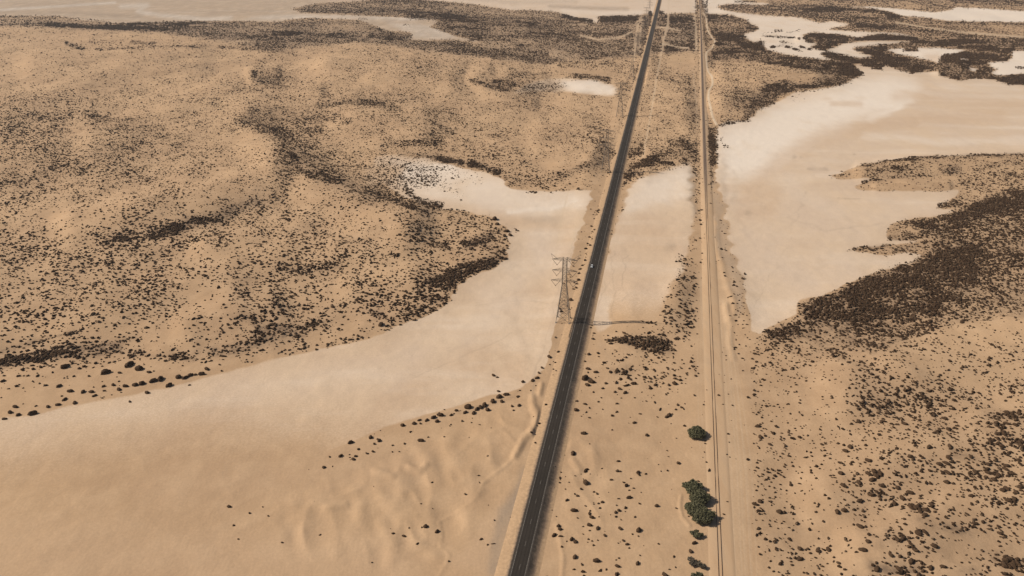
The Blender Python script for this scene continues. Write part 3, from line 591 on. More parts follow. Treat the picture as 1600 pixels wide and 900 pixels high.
am = newmat('asphalt', rough=.95, spec=.08); g = G(am)
v1 = g.coord(); n1 = g.noise(v1, 1.5, 4); n2 = g.noise(v1, .03, 4)
ac = g.attr('across'); 
wh = g.math('ABSOLUTE', g.math('SUBTRACT', g.math('ABSOLUTE', ac), 1.9)); wear = g.ramp(g.math('ABSOLUTE', g.math('SUBTRACT', wh, .85)), .15, .6, 1, 0)
c = g.mix(g.math('MULTIPLY', g.ramp(n2, .3, .7), .6), (.036,.029,.023,1), (.050,.040,.032,1))
c = g.mix(g.math('MULTIPLY', wear, .35), c, (.020,.016,.013,1))
edge = g.ramp(g.math('ADD', g.math('ABSOLUTE', ac), g.math('MULTIPLY', n1, .8)), 4.2, 5.0, 0, .5); c = g.mix(edge, c, (.14,.11,.085,1))
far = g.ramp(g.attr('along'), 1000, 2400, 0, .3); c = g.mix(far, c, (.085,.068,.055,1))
c = g.scale(c, g.ramp(n1, .25, .75, .86, 1.14)); g.l(c, g.b.inputs['Base Color'])
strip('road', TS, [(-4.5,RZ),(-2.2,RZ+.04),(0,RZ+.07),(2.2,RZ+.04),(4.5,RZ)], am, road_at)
lm = newmat('road_paint', (.42,.39,.34,1), .7, .3); g = G(lm)
n1 = g.noise(g.coord(), 1.2, 4); g.l(g.mix(g.ramp(n1, .35, .7), (.29,.255,.215,1), (.11,.092,.075,1)), g.b.inputs['Base Color'])
mb = MB()
def flatq(t0, t1, o0, o1, z0, z1):
    n = len(mb.v)
    for t, o, z in ((t0,o0,z0),(t0,o1,z1),(t1,o1,z1),(t1,o0,z0)):
        p = RD0+rdir*t+rnor*o; mb.v.append((p[0], p[1], z))
    mb.f.append((n, n+1, n+2, n+3))
zat = lambda o: RZ+.07-abs(o)*.07/4.5*.95+.012
for a, b in zip(TS[:-1], TS[1:]):
    for o in (-3.75, 3.75): flatq(a, b, o-.09, o+.09, zat(o-.1), zat(o+.1))
t = -248.
while t < 4500:
    flatq(t, t+4.5, -.06, .06, RZ+.08, RZ+.08); t += 18.5
tag(mb.build('road_marking', lm), kind='structure')

# ------------------------------------------------------------------ railway
def rail_at(y):
    x = float(rail_x(np.array(y))); dx = float(rail_x(np.array(y+5.))-rail_x(np.array(y-5.)))/10; L = math.hypot(1, dx)
    return x, y, 1/L, -dx/L
RY = np.concatenate([np.arange(150, 1500, 6.), np.arange(1500, 5200, 20.), np.array([5600, 6500, 8000, 10000])])
rail_k = lambda y: .13+.87*float(smooth(560, 800, y))
bm_ = newmat('rail_bed_sand', rough=.95, spec=.1); g = G(bm_)
v1 = g.coord(); n1 = g.noise(v1, .6, 5, .65); n2 = g.noise(g.coord((1,.15,1)), .15, 4)
ab = g.math('ABSOLUTE', g.math('ADD', g.attr('across'), g.math('MULTIPLY', g.math('SUBTRACT', n1, .5), 1.4)))
bal = g.math('MULTIPLY', g.ramp(g.attr('along'), 900, 1150, 0, 1), g.ramp(ab, 1.6, 3.6, 1, .15))
bal = g.math('MAXIMUM', bal, g.math('MULTIPLY', g.ramp(n2, .56, .66), .12))
c = g.mix(g.ramp(n2, .3, .7), (.47,.305,.175,1), (.505,.340,.202,1)); c = g.mix(g.math('MULTIPLY', bal, .85), c, (.165,.120,.092,1))
g.l(c, g.b.inputs['Base Color']); g.bump(n1, .4, .2)
strip('rail_embankment', RY, [(-9,-.8),(-7,-.02),(-3.2,.55),(-2.1,.95),(2.1,.95),(3.4,.8),(6,.75),(8.5,-.02),(10,-.8)], bm_, rail_at, zs=rail_k)
rt = empty('railway_track', (float(rail_x(np.array(150.))), 150, 0)); tag(rt, 'railway track half buried in drifted sand, running straight up the picture right of the road', 'railway track')
rust = newmat('rusty_steel', (.075,.040,.026,1), .7, .3); g = G(rust)
g.l(g.mix(g.ramp(g.noise(g.coord(), .8, 3), .35, .65), (.055,.032,.022,1), (.12,.065,.040,1)), g.b.inputs['Base Color'])
for off in (-.95, .95):
    mb = MB(); prev = None
    for y in RY:
        x, yy, nx, ny = rail_at(float(y)); cur = []
        dz = .0 if y > 900 else (-.11+.14*float(fbm(np.array(y/26.+off), np.array(off), 77, 3)>.42))
        kz = .95*rail_k(float(y))
        for o, z in ((off-.10,kz-.05),(off-.10,kz+.25+dz),(off+.10,kz+.25+dz),(off+.10,kz-.05)): cur.append((x+nx*o-rt.location.x, yy+ny*o-rt.location.y, z))
        mb.v += cur; n = len(mb.v)
        if prev: mb.f += [(n-8+i, n-8+i+1, n-4+i+1, n-4+i) for i in range(3)]
        prev = cur
    mb.build('rail', rust, rt)
mb = MB()
y = 900.
while y < 3200:
    x, yy, nx, ny = rail_at(y); mb.bar((x-nx*1.3-rt.location.x, yy-ny*1.3-rt.location.y, .93), (x+nx*1.3-rt.location.x, yy+ny*1.3-rt.location.y, .93), .24); y += 2.4
so = mb.build('sleepers', newmat('old_sleeper', (.10,.075,.058,1)), rt); tag(so, kind='stuff')
# winding service path east of the railway
PATH = [(1098,20),(1103,26),(1104,34),(1106,48),(1112,57),(1117,65),(1113,74),(1104,82),(1104,95),(1106,110),(1112,122),(1113,133),(1108,142),(1107,155),(1110,170),(1114,185),(1120,197)]
pw = [np.array(unproj(*p)).ravel() for p in PATH]
pc = []
for i in range(len(pw)-1):
    p0 = pw[max(i-1,0)]; p1 = pw[i]; p2 = pw[i+1]; p3 = pw[min(i+2,len(pw)-1)]
    for k in range(10):
        t = k/10; pc.append(.5*((2*p1)+(-p0+p2)*t+(2*p0-5*p1+4*p2-p3)*t*t+(-p0+3*p1-3*p2+p3)*t**3))
pc.append(pw[-1]); pc = np.array(pc)
tg = np.gradient(pc, axis=0); tg /= np.linalg.norm(tg, axis=1)[:, None]; pn = np.stack([tg[:, 1], -tg[:, 0]], -1)
co = []
for q, n_ in zip(pc, pn):
    for o in (-2.2, -.8, .8, 2.2):
        co.append((q[0]+n_[0]*o, q[1]+n_[1]*o))
co = np.array(co); cz = rel(co[:, 0], co[:, 1])+.35; cz[0::4] -= .25; cz[3::4] -= .25
i = np.arange(len(co)).reshape(-1, 4); f = np.stack([i[:-1, :-1], i[:-1, 1:], i[1:, 1:], i[1:, :-1]], -1).reshape(-1, 4)
pm = newmat('pale_dirt', (.52,.39,.26,1)); g = G(pm)
g.l(g.mix(g.ramp(g.noise(g.coord(), .2, 4), .3, .7), (.46,.335,.215,1), (.57,.43,.29,1)), g.b.inputs['Base Color'])
po = link(bpy.data.objects.new('path', mesh_np('path', np.column_stack([co, cz]), f, pm))); tag(po, kind='structure')
for a, b in zip(PATH[:-1], PATH[1:]): stroke(DEN, [a, b], 3.4, 0, 1)

# ------------------------------------------------------------------ pylons
steel = newmat('galvanised_steel', (.20,.175,.15,1), .6, .4, .3); g = G(steel)
g.l(g.mix(g.ramp(g.noise(g.coord(), .6, 3), .35, .65), (.19,.16,.13,1), (.28,.235,.19,1)), g.b.inputs['Base Color'])
glass = newmat('insulator_glass', (.13,.09,.07,1), .35, .5)
conc = newmat('concrete_footing', (.34,.29,.235,1))
def make_pylon():
    root = empty('transmission_tower', (0,0,0)); root.scale = (1, 1, 1.06)
    ZW, ZT = 33.0, 56.0; B, W, T = 5.9, 1.9, 1.7
    def half(z): return B+(W-B)*z/ZW if z < ZW else W+(T-W)*(z-ZW)/(ZT-ZW)
    for sx in (-1, 1):
        for sy in (-1, 1):
            m = MB(); m.bar((sx*B, sy*B, 0), (sx*W, sy*W, ZW), .34); m.bar((sx*W, sy*W, ZW), (sx*T, sy*T, ZT), .28); m.build('leg', steel, root)
            m = MB(); m.box(sx*B-.7, sx*B+.7, sy*B-.7, sy*B+.7, -.6, .45, .12); m.build('footing', conc, root)
    m = MB(); zs = [0, 9, 16.5, 22.8, 28.2, 33, 37, 40.6, 44, 47.2, 50.4, 53.4, 56]
    for i, (a, b) in enumerate(zip(zs[:-1], zs[1:])):
        ha, hb = half(a), half(b); w = .19 if a < 33 else .15
        for k in range(4):
            c1 = [(-1,-1),(1,-1),(1,1),(-1,1)][k]; c2 = [(1,-1),(1,1),(-1,1),(-1,-1)][k]
            m.bar((c1[0]*ha, c1[1]*ha, a), (c2[0]*hb, c2[1]*hb, b), w); m.bar((c2[0]*ha, c2[1]*ha, a), (c1[0]*hb, c1[1]*hb, b), w)
            m.bar((c1[0]*hb, c1[1]*hb, b), (c2[0]*hb, c2[1]*hb, b), w)
            if i < 2:
                mz = (a+b)/2; hm = half(mz); mx = ((c1[0]+c2[0])/2, (c1[1]+c2[1])/2)
                m.bar((c1[0]*hm, c1[1]*hm, mz), (mx[0]*hb, mx[1]*hb, b), w*.8); m.bar((c2[0]*hm, c2[1]*hm, mz), (mx[0]*hb, mx[1]*hb, b), w*.8)
    m.build('lattice_bracing', steel, root)
    for z, L in ((35.5, 11.8), (44.5, 11.0), (54.0, 11.0)):
        for s in (-1, 1):
            m = MB(); h = half(z); tip = (s*L, 0, z+.5)
            for sy in (-1, 1):
                m.bar((s*h, sy*h, z), tip, .20); m.bar((s*h, sy*h, z+2.2), tip, .17)
                for k in (.25, .5, .75):
                    xk = s*(h+(L-h)*k); xk2 = s*(h+(L-h)*(k-.25)); yk = sy*h*(1-k); yk2 = sy*h*(1-k+.25)
                    m.bar((xk, yk, z+.5*k), (xk2, yk2, z+2.2-1.7*(k-.25)), .10); m.bar((xk, yk, z+.5*k), (xk, -yk, z+.5*k), .08)
            arm = m.build('crossarm', steel, root)
            v = MB(); apex = (s*(L-4.2), 0, z-4.4)
            v.tube([(s*(L-.3), 0, z+.3), apex], [.13, .13], 6); v.tube([(s*(L-8.1), 0, z+.2), apex], [.13, .13], 6)
            for q in range(9):
                for e in (s*(L-.3), s*(L-8.1)):
                    f_ = (q+.6)/9; cx = e+(apex[0]-e)*f_; cz_ = z+.3-(4.7)*f_; v.box(cx-.2, cx+.2, -.2, .2, cz_-.07, cz_+.07)
            v.bar((apex[0]-.5, 0, apex[2]-.1), (apex[0]+.5, 0, apex[2]-.1), .2)
            v.build('insulator_string', glass, arm)
    for s in (-1, 1):
        m = MB(); m.bar((s*6.6, 0, 54.9), (s*12.0, 0, 59.0), .2); m.bar((s*10.4, 0, 54.6), (s*12.0, 0, 59.0), .14); m.bar((s*T, 0, 56), (s*6.6, 0, 55.2), .12)
        m.build('earth_wire_peak', steel, root)
    return root
def kids(o): return [c_ for c_ in bpy.data.objects if c_.parent == o]
def copy_tree(o, parent=None):
    c_ = o.copy(); scene.collection.objects.link(c_)
    if parent: c_.parent = parent
    for k_ in kids(o): copy_tree(k_, c_)
    return c_
TW = [(880,503),(946,270),(968,182),(986.5,125),(995.5,88),(1003.5,61),(1009,41),(1014,25)]
TL = ['nearest lattice pylon, left of the road, its long shadow falling across the asphalt','second nearest lattice pylon, left of the road beside the dark scrub patch',
      'third lattice pylon up the line, on sand between the white pan and the road','fourth lattice pylon up the line, left of the road just above the white pan',
      'fifth lattice pylon up the line, where the scrub belt begins','sixth lattice pylon up the line, by the pale track in the scrub belt',
      'seventh lattice pylon up the line, inside the dark far scrub','farthest lattice pylon, at the edge of the far white pan']
proto = make_pylon(); ang = math.atan2(rdir[1], rdir[0])-PI/2
protos = [(a, b) for a, b in zip(TW, TL)]
for i, ((tx, ty), lb) in enumerate(protos):
    X, Y = unproj(tx, ty); X = float(X); Y = float(Y)
    o = proto if i == 0 else copy_tree(proto)
    o.location = (X, Y, float(rel(np.array([X]), np.array([Y]))[0])+.15); o.rotation_euler = (0, 0, ang)
    tag(o, lb, 'pylon', 'pylons along the road')

# ------------------------------------------------------------------ white car
def make_car(t, off):
    p = RD0+rdir*t+rnor*off
    root = empty('parked_car' if False else 'car', (p[0], p[1], RZ+.05), math.atan2(-rdir[1], -rdir[0]))
    tag(root, 'white car driving towards the camera in the left lane of the road', 'car')
    wp = newmat('white_paint', (.80,.79,.77,1), .35, .5); wp.node_tree.nodes['Principled BSDF'].inputs['Coat Weight'].default_value = .3
    gl = newmat('dark_glass', (.012,.012,.013,1), .35, .3); tyre = newmat('tyre_rubber', (.025,.024,.023,1)); rim = newmat('alloy', (.4,.4,.4,1), .4, .5, .8); lampm = newmat('headlight_glass', (.7,.7,.68,1), .2, .6)
    # local +x = travel direction
    prof = [(-2.5,.45),(-2.52,1.05),(-2.42,1.12),(-1.0,1.14),(1.0,1.14),(1.9,1.08),(2.45,.92),(2.52,.5)]
    m = MB(); n = len(prof)
    for s in (-1, 1):
        for x, z in prof: m.v.append((x, s*.98, z))
    m.f += [tuple(range(n))[::-1], tuple(range(n, 2*n))]+[(i, (i+1) % n, n+(i+1) % n, n+i) for i in range(n)]
    body = m.build('body', wp, root); bv = body.modifiers.new('b', 'BEVEL'); bv.width = .06; bv.segments = 2
    m = MB(); lo = [(-2.35,-.93),(1.35,-.93),(1.35,.93),(-2.35,.93)]; hi = [(-2.05,-.78),(.1,-.78),(.1,.78),(-2.05,.78)]
    m.quadbox([(x,y,1.14) for x, y in lo]+[(x,y,1.80) for x, y in hi]); m.build('windows', gl, root)
    m = MB(); m.box(-2.1,.12,-.80,.80,1.80,1.88,.05); rf = m.build('roof', wp, root)
    for s in (-1, 1):
        m = MB(); m.bar((-1.9, s*.6, 1.93), (.1, s*.6, 1.93), .05); m.build('roof_rail', rim, rf)
        for x in (-.35, -1.35):
            m = MB(); m.bar((x, s*.905, 1.16), (x, s*.80, 1.79), .09); m.build('door_pillar', wp, root)
        m = MB(); m.box(2.40, 2.54, s*.68-.2, s*.68+.2, .72, .90); m.build('headlight', lampm, root)
        m = MB(); m.box(.75, .95, s*1.08-.13, s*1.08+.13, 1.15, 1.32); m.build('mirror', wp, root)
        for x in (-1.5, 1.55):
            m = MB(); m.tube([(x, s*.78, .37), (x, s*1.0, .37)], [.37, .37], 16); m.f.append(tuple(range(16))[::-1]); w = m.build('wheel', tyre, root)
            m = MB(); m.tube([(x, s*.98, .37), (x, s*1.01, .37)], [.2, .2], 12); m.build('rim', rim, w)
    m = MB(); m.box(2.45, 2.56, -.9, .9, .35, .62); m.build('bumper', newmat('dark_plastic', (.03,.03,.03,1)), root)
    m = MB(); m.box(2.50, 2.555, -.42, .42, .68, .86); m.build('grille', newmat('grille_black', (.02,.02,.02,1)), root)
X, Y = unproj(923.3, 420); tcar, _ = road_t(float(X), float(Y)); make_car(tcar, -1.85)

# ------------------------------------------------------------------ guardrail, marker posts
def guardrail(t0, t1, off, label):
    p = RD0+rdir*t0+rnor*off; root = empty('guardrail', (p[0], p[1], 1.62), ang); tag(root, label, 'guardrail', 'guardrails beside the near pylon')
    L = t1-t0; m = MB(); m.box(-.06, .0, 0, L, .78, .98); m.box(-.10, -.06, 0, L, .62, .74); m.box(-.10, -.0, 0, L, .50, .60); m.build('beam', steel2, root)
    k = 0.5
    while k < L:
        m = MB(); m.box(0, .14, k-.07, k+.07, -.5, .8); m.build('post', steel2, root); k += 4
steel2 = newmat('weathered_steel', (.16,.13,.105,1), .6, .4, .3)
tA = road_t(*[float(q) for q in unproj(894, 508)])[0]; tB = road_t(*[float(q) for q in unproj(901, 475)])[0]; tC = road_t(*[float(q) for q in unproj(888, 530)])[0]
guardrail(tA, tB, -6.1, 'grey steel guardrail on the left road edge, just above the near pylon shadow')
guardrail(tC, tA-1, -6.6, 'grey steel guardrail on the left road edge, just below the near pylon shadow')
def marker(px_, py_, off, label, h=1.6):
    X, Y = unproj(px_, py_); t, _ = road_t(float(X), float(Y)); p = RD0+rdir*t+rnor*off
    root = empty('roadside_sign', (p[0], p[1], 1.1), ang); tag(root, label, 'road sign')
    m = MB(); m.bar((0,0,-.3), (0,0,h), .09); m.build('post', steel2, root)
    m = MB(); m.box(-.45,.45,-.05,-.01,h-.65,h+.05); m.build('sign_plate', newmat('dull_plate', (.12,.10,.08,1)), root)
marker(862.5, 733, 7.0, 'small dull roadside sign on the right verge of the near road', 1.7)

# ------------------------------------------------------------------ trees
leafm = newmat('feathery_leaves', (.075,.085,.040,1), .8, .2); g = G(leafm)
rn = g.n('ShaderNodeObjectInfo'); n1 = g.noise(g.coord(), .9, 4, .7); geo = g.n('ShaderNodeNewGeometry')
c = g.mix(g.ramp(n1, .3, .7), (.078,.074,.034,1), (.140,.126,.066,1)); c = g.mix(g.math('MULTIPLY', geo.outputs['Random Per Island'], .35), c, (.19,.17,.10,1)); g.l(c, g.b.inputs['Base Color'])
dryleaf = newmat('dry_leaves', (.11,.09,.06,1), .85, .2); g = G(dryleaf)
geo = g.n('ShaderNodeNewGeometry'); g.l(g.mix(geo.outputs['Random Per Island'], (.085,.068,.045,1), (.165,.130,.090,1)), g.b.inputs['Base Color'])
bark = newmat('bark', (.09,.065,.045,1), .95); g = G(bark); g.l(g.mix(g.ramp(g.noise(g.coord((1,1,.2)), 4, 4), .3, .7), (.06,.043,.03,1), (.14,.10,.07,1)), g.b.inputs['Base Color'])
def leaves(cen, rad, n, size, rg):
    """n tilted leaf sprays filling ellipsoid clumps"""
    d = rg.normal(size=(n, 3)); d /= np.linalg.norm(d, axis=1)[:, None]; r = rg.random(n)**.38
    p = cen+d*r[:, None]*rad
    a = rg.normal(size=(n, 3)); a /= np.linalg.norm(a, axis=1)[:, None]; b = np.cross(a, d+rg.normal(size=(n, 3))*.7); b /= np.linalg.norm(b, axis=1)[:, None]
    s = size*(.6+.8*rg.random(n))[:, None]
    v = np.stack([p-a*s, p+b*s*.55, p+a*s, p-b*s*.55], 1); return v.reshape(-1, 3)
def tree(px_, py_, wm, hm, lobes, label, mat=None, dens=1.0, seed=1, squash=1.0):
    """lobes: (dx, dy, dz, r) relative to half width"""
    rg = np.random.default_rng(seed); X, Y = unproj(px_, py_); X = float(X); Y = float(Y); z = float(rel(np.array([X]), np.array([Y]))[0])
    root = empty('tree', (X, Y, z)); tag(root, label, 'tree', 'trees beside the railway')
    tr = MB(); hw = wm/2; top = (rg.normal()*.2, rg.normal()*.2, hm*.42)
    tr.tube([(0,0,-.4),(.1,0,.6),(rg.normal()*.15, rg.normal()*.15, hm*.22), top], [.55*wm/14, .42*wm/14, .34*wm/14, .26*wm/14], 8)
    vs = []
    for i, (dx, dy, dz, r) in enumerate(lobes):
        c0 = np.array([dx*hw, dy*hw, dz*hm])
        tr.tube([(0,0,hm*.2), (dx*hw*.5, dy*hw*.5, dz*hm*.6), tuple(c0)], [.2*wm/14, .14*wm/14, .05], 5)
        R0 = r*hw
        for k in range(int(22*dens)):                     # sub-clumps break the outline
            d = rg.normal(size=3); d /= np.linalg.norm(d); d[2] *= .75
            cc = c0+d*R0*(.55+.42*rg.random())*np.array([1,1,.62]); rr = R0*(.20+.20*rg.random())
            cc[2] = max(cc[2], rr*.3+.25)
            vs.append(leaves(cc, np.array([rr, rr, rr*.75]), int(95*dens), .30*max(.7, wm/14), rg))
        vs.append(leaves(c0, np.array([R0*.85, R0*.85, R0*.5]), int(420*dens), .5*max(.6, wm/14), rg))
    v = np.concatenate(vs); f = np.arange(len(v)).reshape(-1, 4)
    tr.build('trunk', bark, root); link(bpy.data.objects.new('crown', mesh_np('crown', v, f, mat or leafm)), root)
    return root
tree(1088, 681, 13.8, 5.2, [(-.45,.25,.5,.5),(.1,.5,.62,.5),(-.1,-.1,.7,.58),(.45,.2,.55,.45),(.1,-.45,.5,.5),(-.4,-.3,.42,.42),(.5,-.25,.38,.4)], 'round dense green tree standing alone, farthest up the row beside the railway', seed=3)
tree(1083, 766, 13.4, 5.2, [(-.5,.2,.5,.5),(.05,.45,.6,.5),(-.05,-.1,.68,.58),(.5,.15,.55,.45),(.15,-.4,.5,.5),(-.35,-.35,.45,.45)], 'dense green tree at the upper left of the big merged clump', seed=5)
tree(1093, 783, 13.4, 5.6, [(-.4,.3,.55,.5),(.2,.45,.62,.5),(0,0,.72,.6),(.5,0,.55,.5),(.1,-.45,.55,.5),(-.5,-.2,.5,.45)], 'dense green tree in the middle of the big merged clump', seed=6)
tree(1085, 799, 13.4, 5.2, [(-.45,.2,.5,.5),(.1,.4,.6,.5),(0,0,.68,.6),(.5,0,.55,.5),(.1,-.45,.5,.5),(-.4,-.35,.4,.42)], 'dense green tree on the left side of the big merged clump', seed=7)
tree(1097, 812, 15.5, 5.8, [(-.5,.2,.5,.48),(.1,.45,.6,.5),(-.05,-.05,.68,.6),(.5,.1,.55,.5),(.2,-.4,.5,.5),(-.35,-.35,.45,.45)], 'broad dense green tree at the lower end of the big merged clump', seed=8)
tree(1088, 838, 9.0, 4.0, [(-.5,.2,.45,.38),(0,.4,.5,.38),(.1,-.2,.5,.45),(.6,-.1,.4,.32),(-.2,-.3,.4,.4)], 'small open-crowned green tree just below the big merged clump', seed=9, dens=.55)
tree(1087, 882, 10.5, 4.2, [(-.5,.4,.45,.36),(-.2,0,.5,.4),(.25,-.3,.5,.4),(.65,-.55,.4,.3),(-.45,-.2,.4,.3)], 'sparse greyish half-dry tree near the bottom edge beside the railway', dryleaf, .55, 10)
tree(1089, 905, 9.0, 4.0, [(-.4,.2,.5,.4),(.3,.3,.5,.4),(0,-.3,.5,.45)], 'green tree cut off by the bottom edge of the picture, below the half-dry tree', seed=11, dens=.6)

# ------------------------------------------------------------------ shrubs
sm = newmat('scrub_foliage', (.05,.033,.022,1), .95, .05); g = G(sm)
geo = g.n('ShaderNodeNewGeometry'); n1 = g.noise(g.coord(), 2.5, 3)
c = g.mix(geo.outputs['Random Per Island'], (.031,.017,.009,1), (.074,.044,.025,1)); c = g.mix(g.math('MULTIPLY', g.ramp(n1, .45, .7), .35), c, (.085,.054,.032,1)); c = g.mix(g.math('MULTIPLY', g.math('GREATER_THAN', g.noise(g.coord(), .35, 2), .62), .5), c, (.16,.11,.068,1)); g.l(c, g.b.inputs['Base Color'])
def icos(sub):
    import bmesh
    b = bmesh.new(); bmesh.ops.create_icosphere(b, subdivisions=sub, radius=1); v = np.array([q.co[:] for q in b.verts]); f = np.array([[q.index for q in w.verts] for w in b.faces]); b.free(); return v, f
def shrub_variant(k):
    """unit-diameter mound of leafy sprays over a lumpy core"""
    rg = np.random.default_rng(100+k); v, f = icos(3)
    n = fbm(v[:, 0]*2.2+5*k, v[:, 1]*2.2+v[:, 2]*1.7, 11+k, 3)
    r = .33+.42*n; ax = 1+.35*rg.random(); v = v*r[:, None]*np.array([ax, 1/ax, .78]); v[:, 2] = np.maximum(v[:, 2]+.12, -.06)
    nl = 260; d = rg.normal(size=(nl, 3)); d[:, 2] = np.abs(d[:, 2]); d /= np.linalg.norm(d, axis=1)[:, None]
    p = d*(.36+.16*rg.random(nl))[:, None]*np.array([ax, 1/ax, .8]); a = d+rg.normal(size=(nl, 3))*.5; a /= np.linalg.norm(a, axis=1)[:, None]
    b = np.cross(a, rg.normal(size=(nl, 3))); b /= np.linalg.norm(b, axis=1)[:, None]; s = .075*(.6+.9*rg.random(nl))[:, None]
    q = np.stack([p-b*s*.5, p+b*s*.5, p+a*s*1.5], 1).reshape(-1, 3)
    allv = np.concatenate([v, q]); allf = np.concatenate([f, np.arange(len(q)).reshape(-1, 3)+len(v)])
    return mesh_np('shrub', allv, allf, sm)
SV = [shrub_variant(k) for k in range(9)]
def px_size(py_): return H/((np.asarray(py_, float)-HOR)*CP)          # metres per photo pixel, across
ORD = ['first','second','third','fourth','fifth','sixth','seventh','eighth','ninth','tenth','eleventh','twelfth','thirteenth','fourteenth','fifteenth','sixteenth','seventeenth','eighteenth','nineteenth','twentieth']
def ordinal(n):
    tens = ['','','twenty','thirty','forty','fifty']
    if n <= 20: return ORD[n-1]
    t, u = divmod(n, 10)
    return {20:'twentieth',30:'thirtieth',40:'fortieth',50:'fiftieth'}[n] if u == 0 else tens[t]+'-'+ORD[u-1]
CL = {
 'the row below the left dunes': [(101,574,14),(165,583,15),(124,576,6),(52,577,6),(51,647,14),(24,636,10),(29,649,9),(7,655,7),(110,612,10),(92,604,8),(130,613,8),(143,613,8),(162,604,6),(163,611,5),(177,602,7),(186,609,8),(196,604,8),(211,602,12),(222,600,12),(240,596,13),
    (251,593,13),(264,603,11),(279,590,12),(289,591,10),(297,587,10),(305,586,6),(315,585,11),(323,577,8),(230,614,8),(203,628,5),(202,571,18),(217,577,15),(233,582,7),(187,583,6),(75,636,9),(91,633,9),(101,625,8),(117,630,8),(16,645,8),(296,602,4),(343,570,4),(139,588,5),(29,588,6),(5,596,7)],
 'the shrub line left of the road': [(629,665,9),(647,662,8),(655,657,6),(667,657,7),(677,653,8),(683,659,9),(688,649,12),(705,649,6),(713,642,6),(727,645,9),(731,637,15),(740,646,9),(745,640,8),(751,637,8),(757,634,12),(762,641,8),(770,628,12),(780,621,12),(791,617,10),(800,635,5),(811,634,7),(784,628,7)],
 'the bare sand at lower left': [(532,713,7),(548,692,8),(579,684,9),(583,706,5),(675,754,4),(665,823,10),(683,831,9),(631,838,6),(500,836,3.5),(358,792,7),(390,802,4),(441,848,4),(771,587,6),(777,590,4),(779,612,5),(639,825,3)],
 'the left verge below the near pylon': [(817,597,6),(832,595,7),(839,591,7),(842,583,5),(847,575,5),(858,558,7),(872,550,5),(859,570,3)],
 'the left verge above the near pylon': [(924,354,4),(921,371,4),(918,381,4),(915,389,5),(914,407,5),(910,415,4),(906,421,4),(905,427,4),(904,438,6),(901,444,4),(900,450,5),(896,452,4),(892,469,7),(886,478,3)],
 'the right verge of the near road': [(914,592,15),(924,597,13),(918,602,10),(919,577,7),(931,582,7),(920,554,6),(928,521,4),(900,641,8),(921,653,4),(927,613,4),(935,628,4),(902,627,4),(914,565,4),(900,627,3)],
 'the sand beside the lower railway': [(915,755,13),(886,782,6),(983,778,8),(1026,791,7),(1060,724,7),(955,750,5),(969,737,4),(941,785,6),(935,787,4),(925,809,9),(921,821,8),(934,826,8),(921,803,6),(945,837,6),(998,829,12),(980,851,6),(969,826,7),(898,871,10),(932,877,12),(965,885,9),(996,881,9),
    (866,837,8),(875,827,9),(893,843,9),(899,847,8),(962,801,6),(967,798,6),(897,890,4),(1029,850,4),(992,808,4),(928,769,4),(1085,849,8),(1079,862,9),(1046,890,3),(1131,804,4),(966,721,5),(1000,868,3),(911,823,3)],
 'the pale channel shore': [(773,343,12),(777,351,8),(792,362,10),(797,368,9),(785,380,6),(788,369,7),(595,508,12),(606,509,4),(79,291,9),(323,318,8),(62,402,9),(606,461,10)][:8],
 'the sand just above the trees': [(1059,633,5),(1065,637,5),(1085,618,4),(991,661,6),(964,631,5),(1054,600,10),(1045,602,6),(1024,602,6),(990,600,8),(968,608,6),(977,614,7),(961,613,5)],
}
n_ind = 0
def place_shrub(x, y, z, dia, hgt_, rot, k, label, group):
    global n_ind
    o = bpy.data.objects.new('shrub', SV[k % 9]); o.location = (x, y, z); o.scale = (dia, dia, dia*hgt_); o.rotation_euler = (0, 0, rot); link(o)
    tag(o, label, 'shrub', group); n_ind += 1
adj = {True: 'large', False: 'small'}
for place, L in CL.items():
    L = sorted(L)
    for i, (a, b, w) in enumerate(L):
        X, Y = unproj(a, b); X = float(X)-.15*w*.4; Y = float(Y)
        z = float(rel(np.array([X]), np.array([Y]))[0])
        for _ in range(2):
            X2, Y2 = unproj(a, b, z); X, Y = float(X2), float(Y2); z = float(rel(np.array([X]), np.array([Y]))[0])
        dia = max(.9, (.80 if w < 9 else .68)*w*float(px_size(b)))
        szw = 'broad dark' if w >= 11 else ('tiny dark' if w <= 4 else 'low dark')
        place_shrub(X, Y, z, dia, .9+.3*random.random(), random.random()*6.28, random.randrange(9), f'{szw} brown shrub, {ordinal(i+1)} from the left in {place}', 'shrubs in '+place)
    for (a, b, w) in L: stroke(DEN, [(a, b)], w+3, 0, 1)

# random cover following the scrub map
cs = 4
cxs = np.arange(-150, 1750, cs)+cs/2; cys = np.concatenate([np.arange(-40, 60, 2)+1, np.arange(60, 1000, cs)+cs/2])
hh = np.where(cys < 60, 2, cs)
CXg, CYg = np.meshgrid(cxs, cys); HHg = np.repeat(hh[:, None], len(cxs), 1)
m = px_size(CYg); xx, yy = unproj(CXg.ravel(), CYg.ravel())
ya = unproj(CXg.ravel(), CYg.ravel()-HHg.ravel()/2)[1]; yb = unproj(CXg.ravel(), CYg.ravel()+HHg.ravel()/2)[1]
area = (ya-yb)*cs*m.ravel()
zc = rel(xx, yy); ppx, ppy, wpx, wpy = attrs_at(xx, yy, zc)
den = samp(DEN, wpx, wpy)
edge_ok = np.maximum(den, 0)
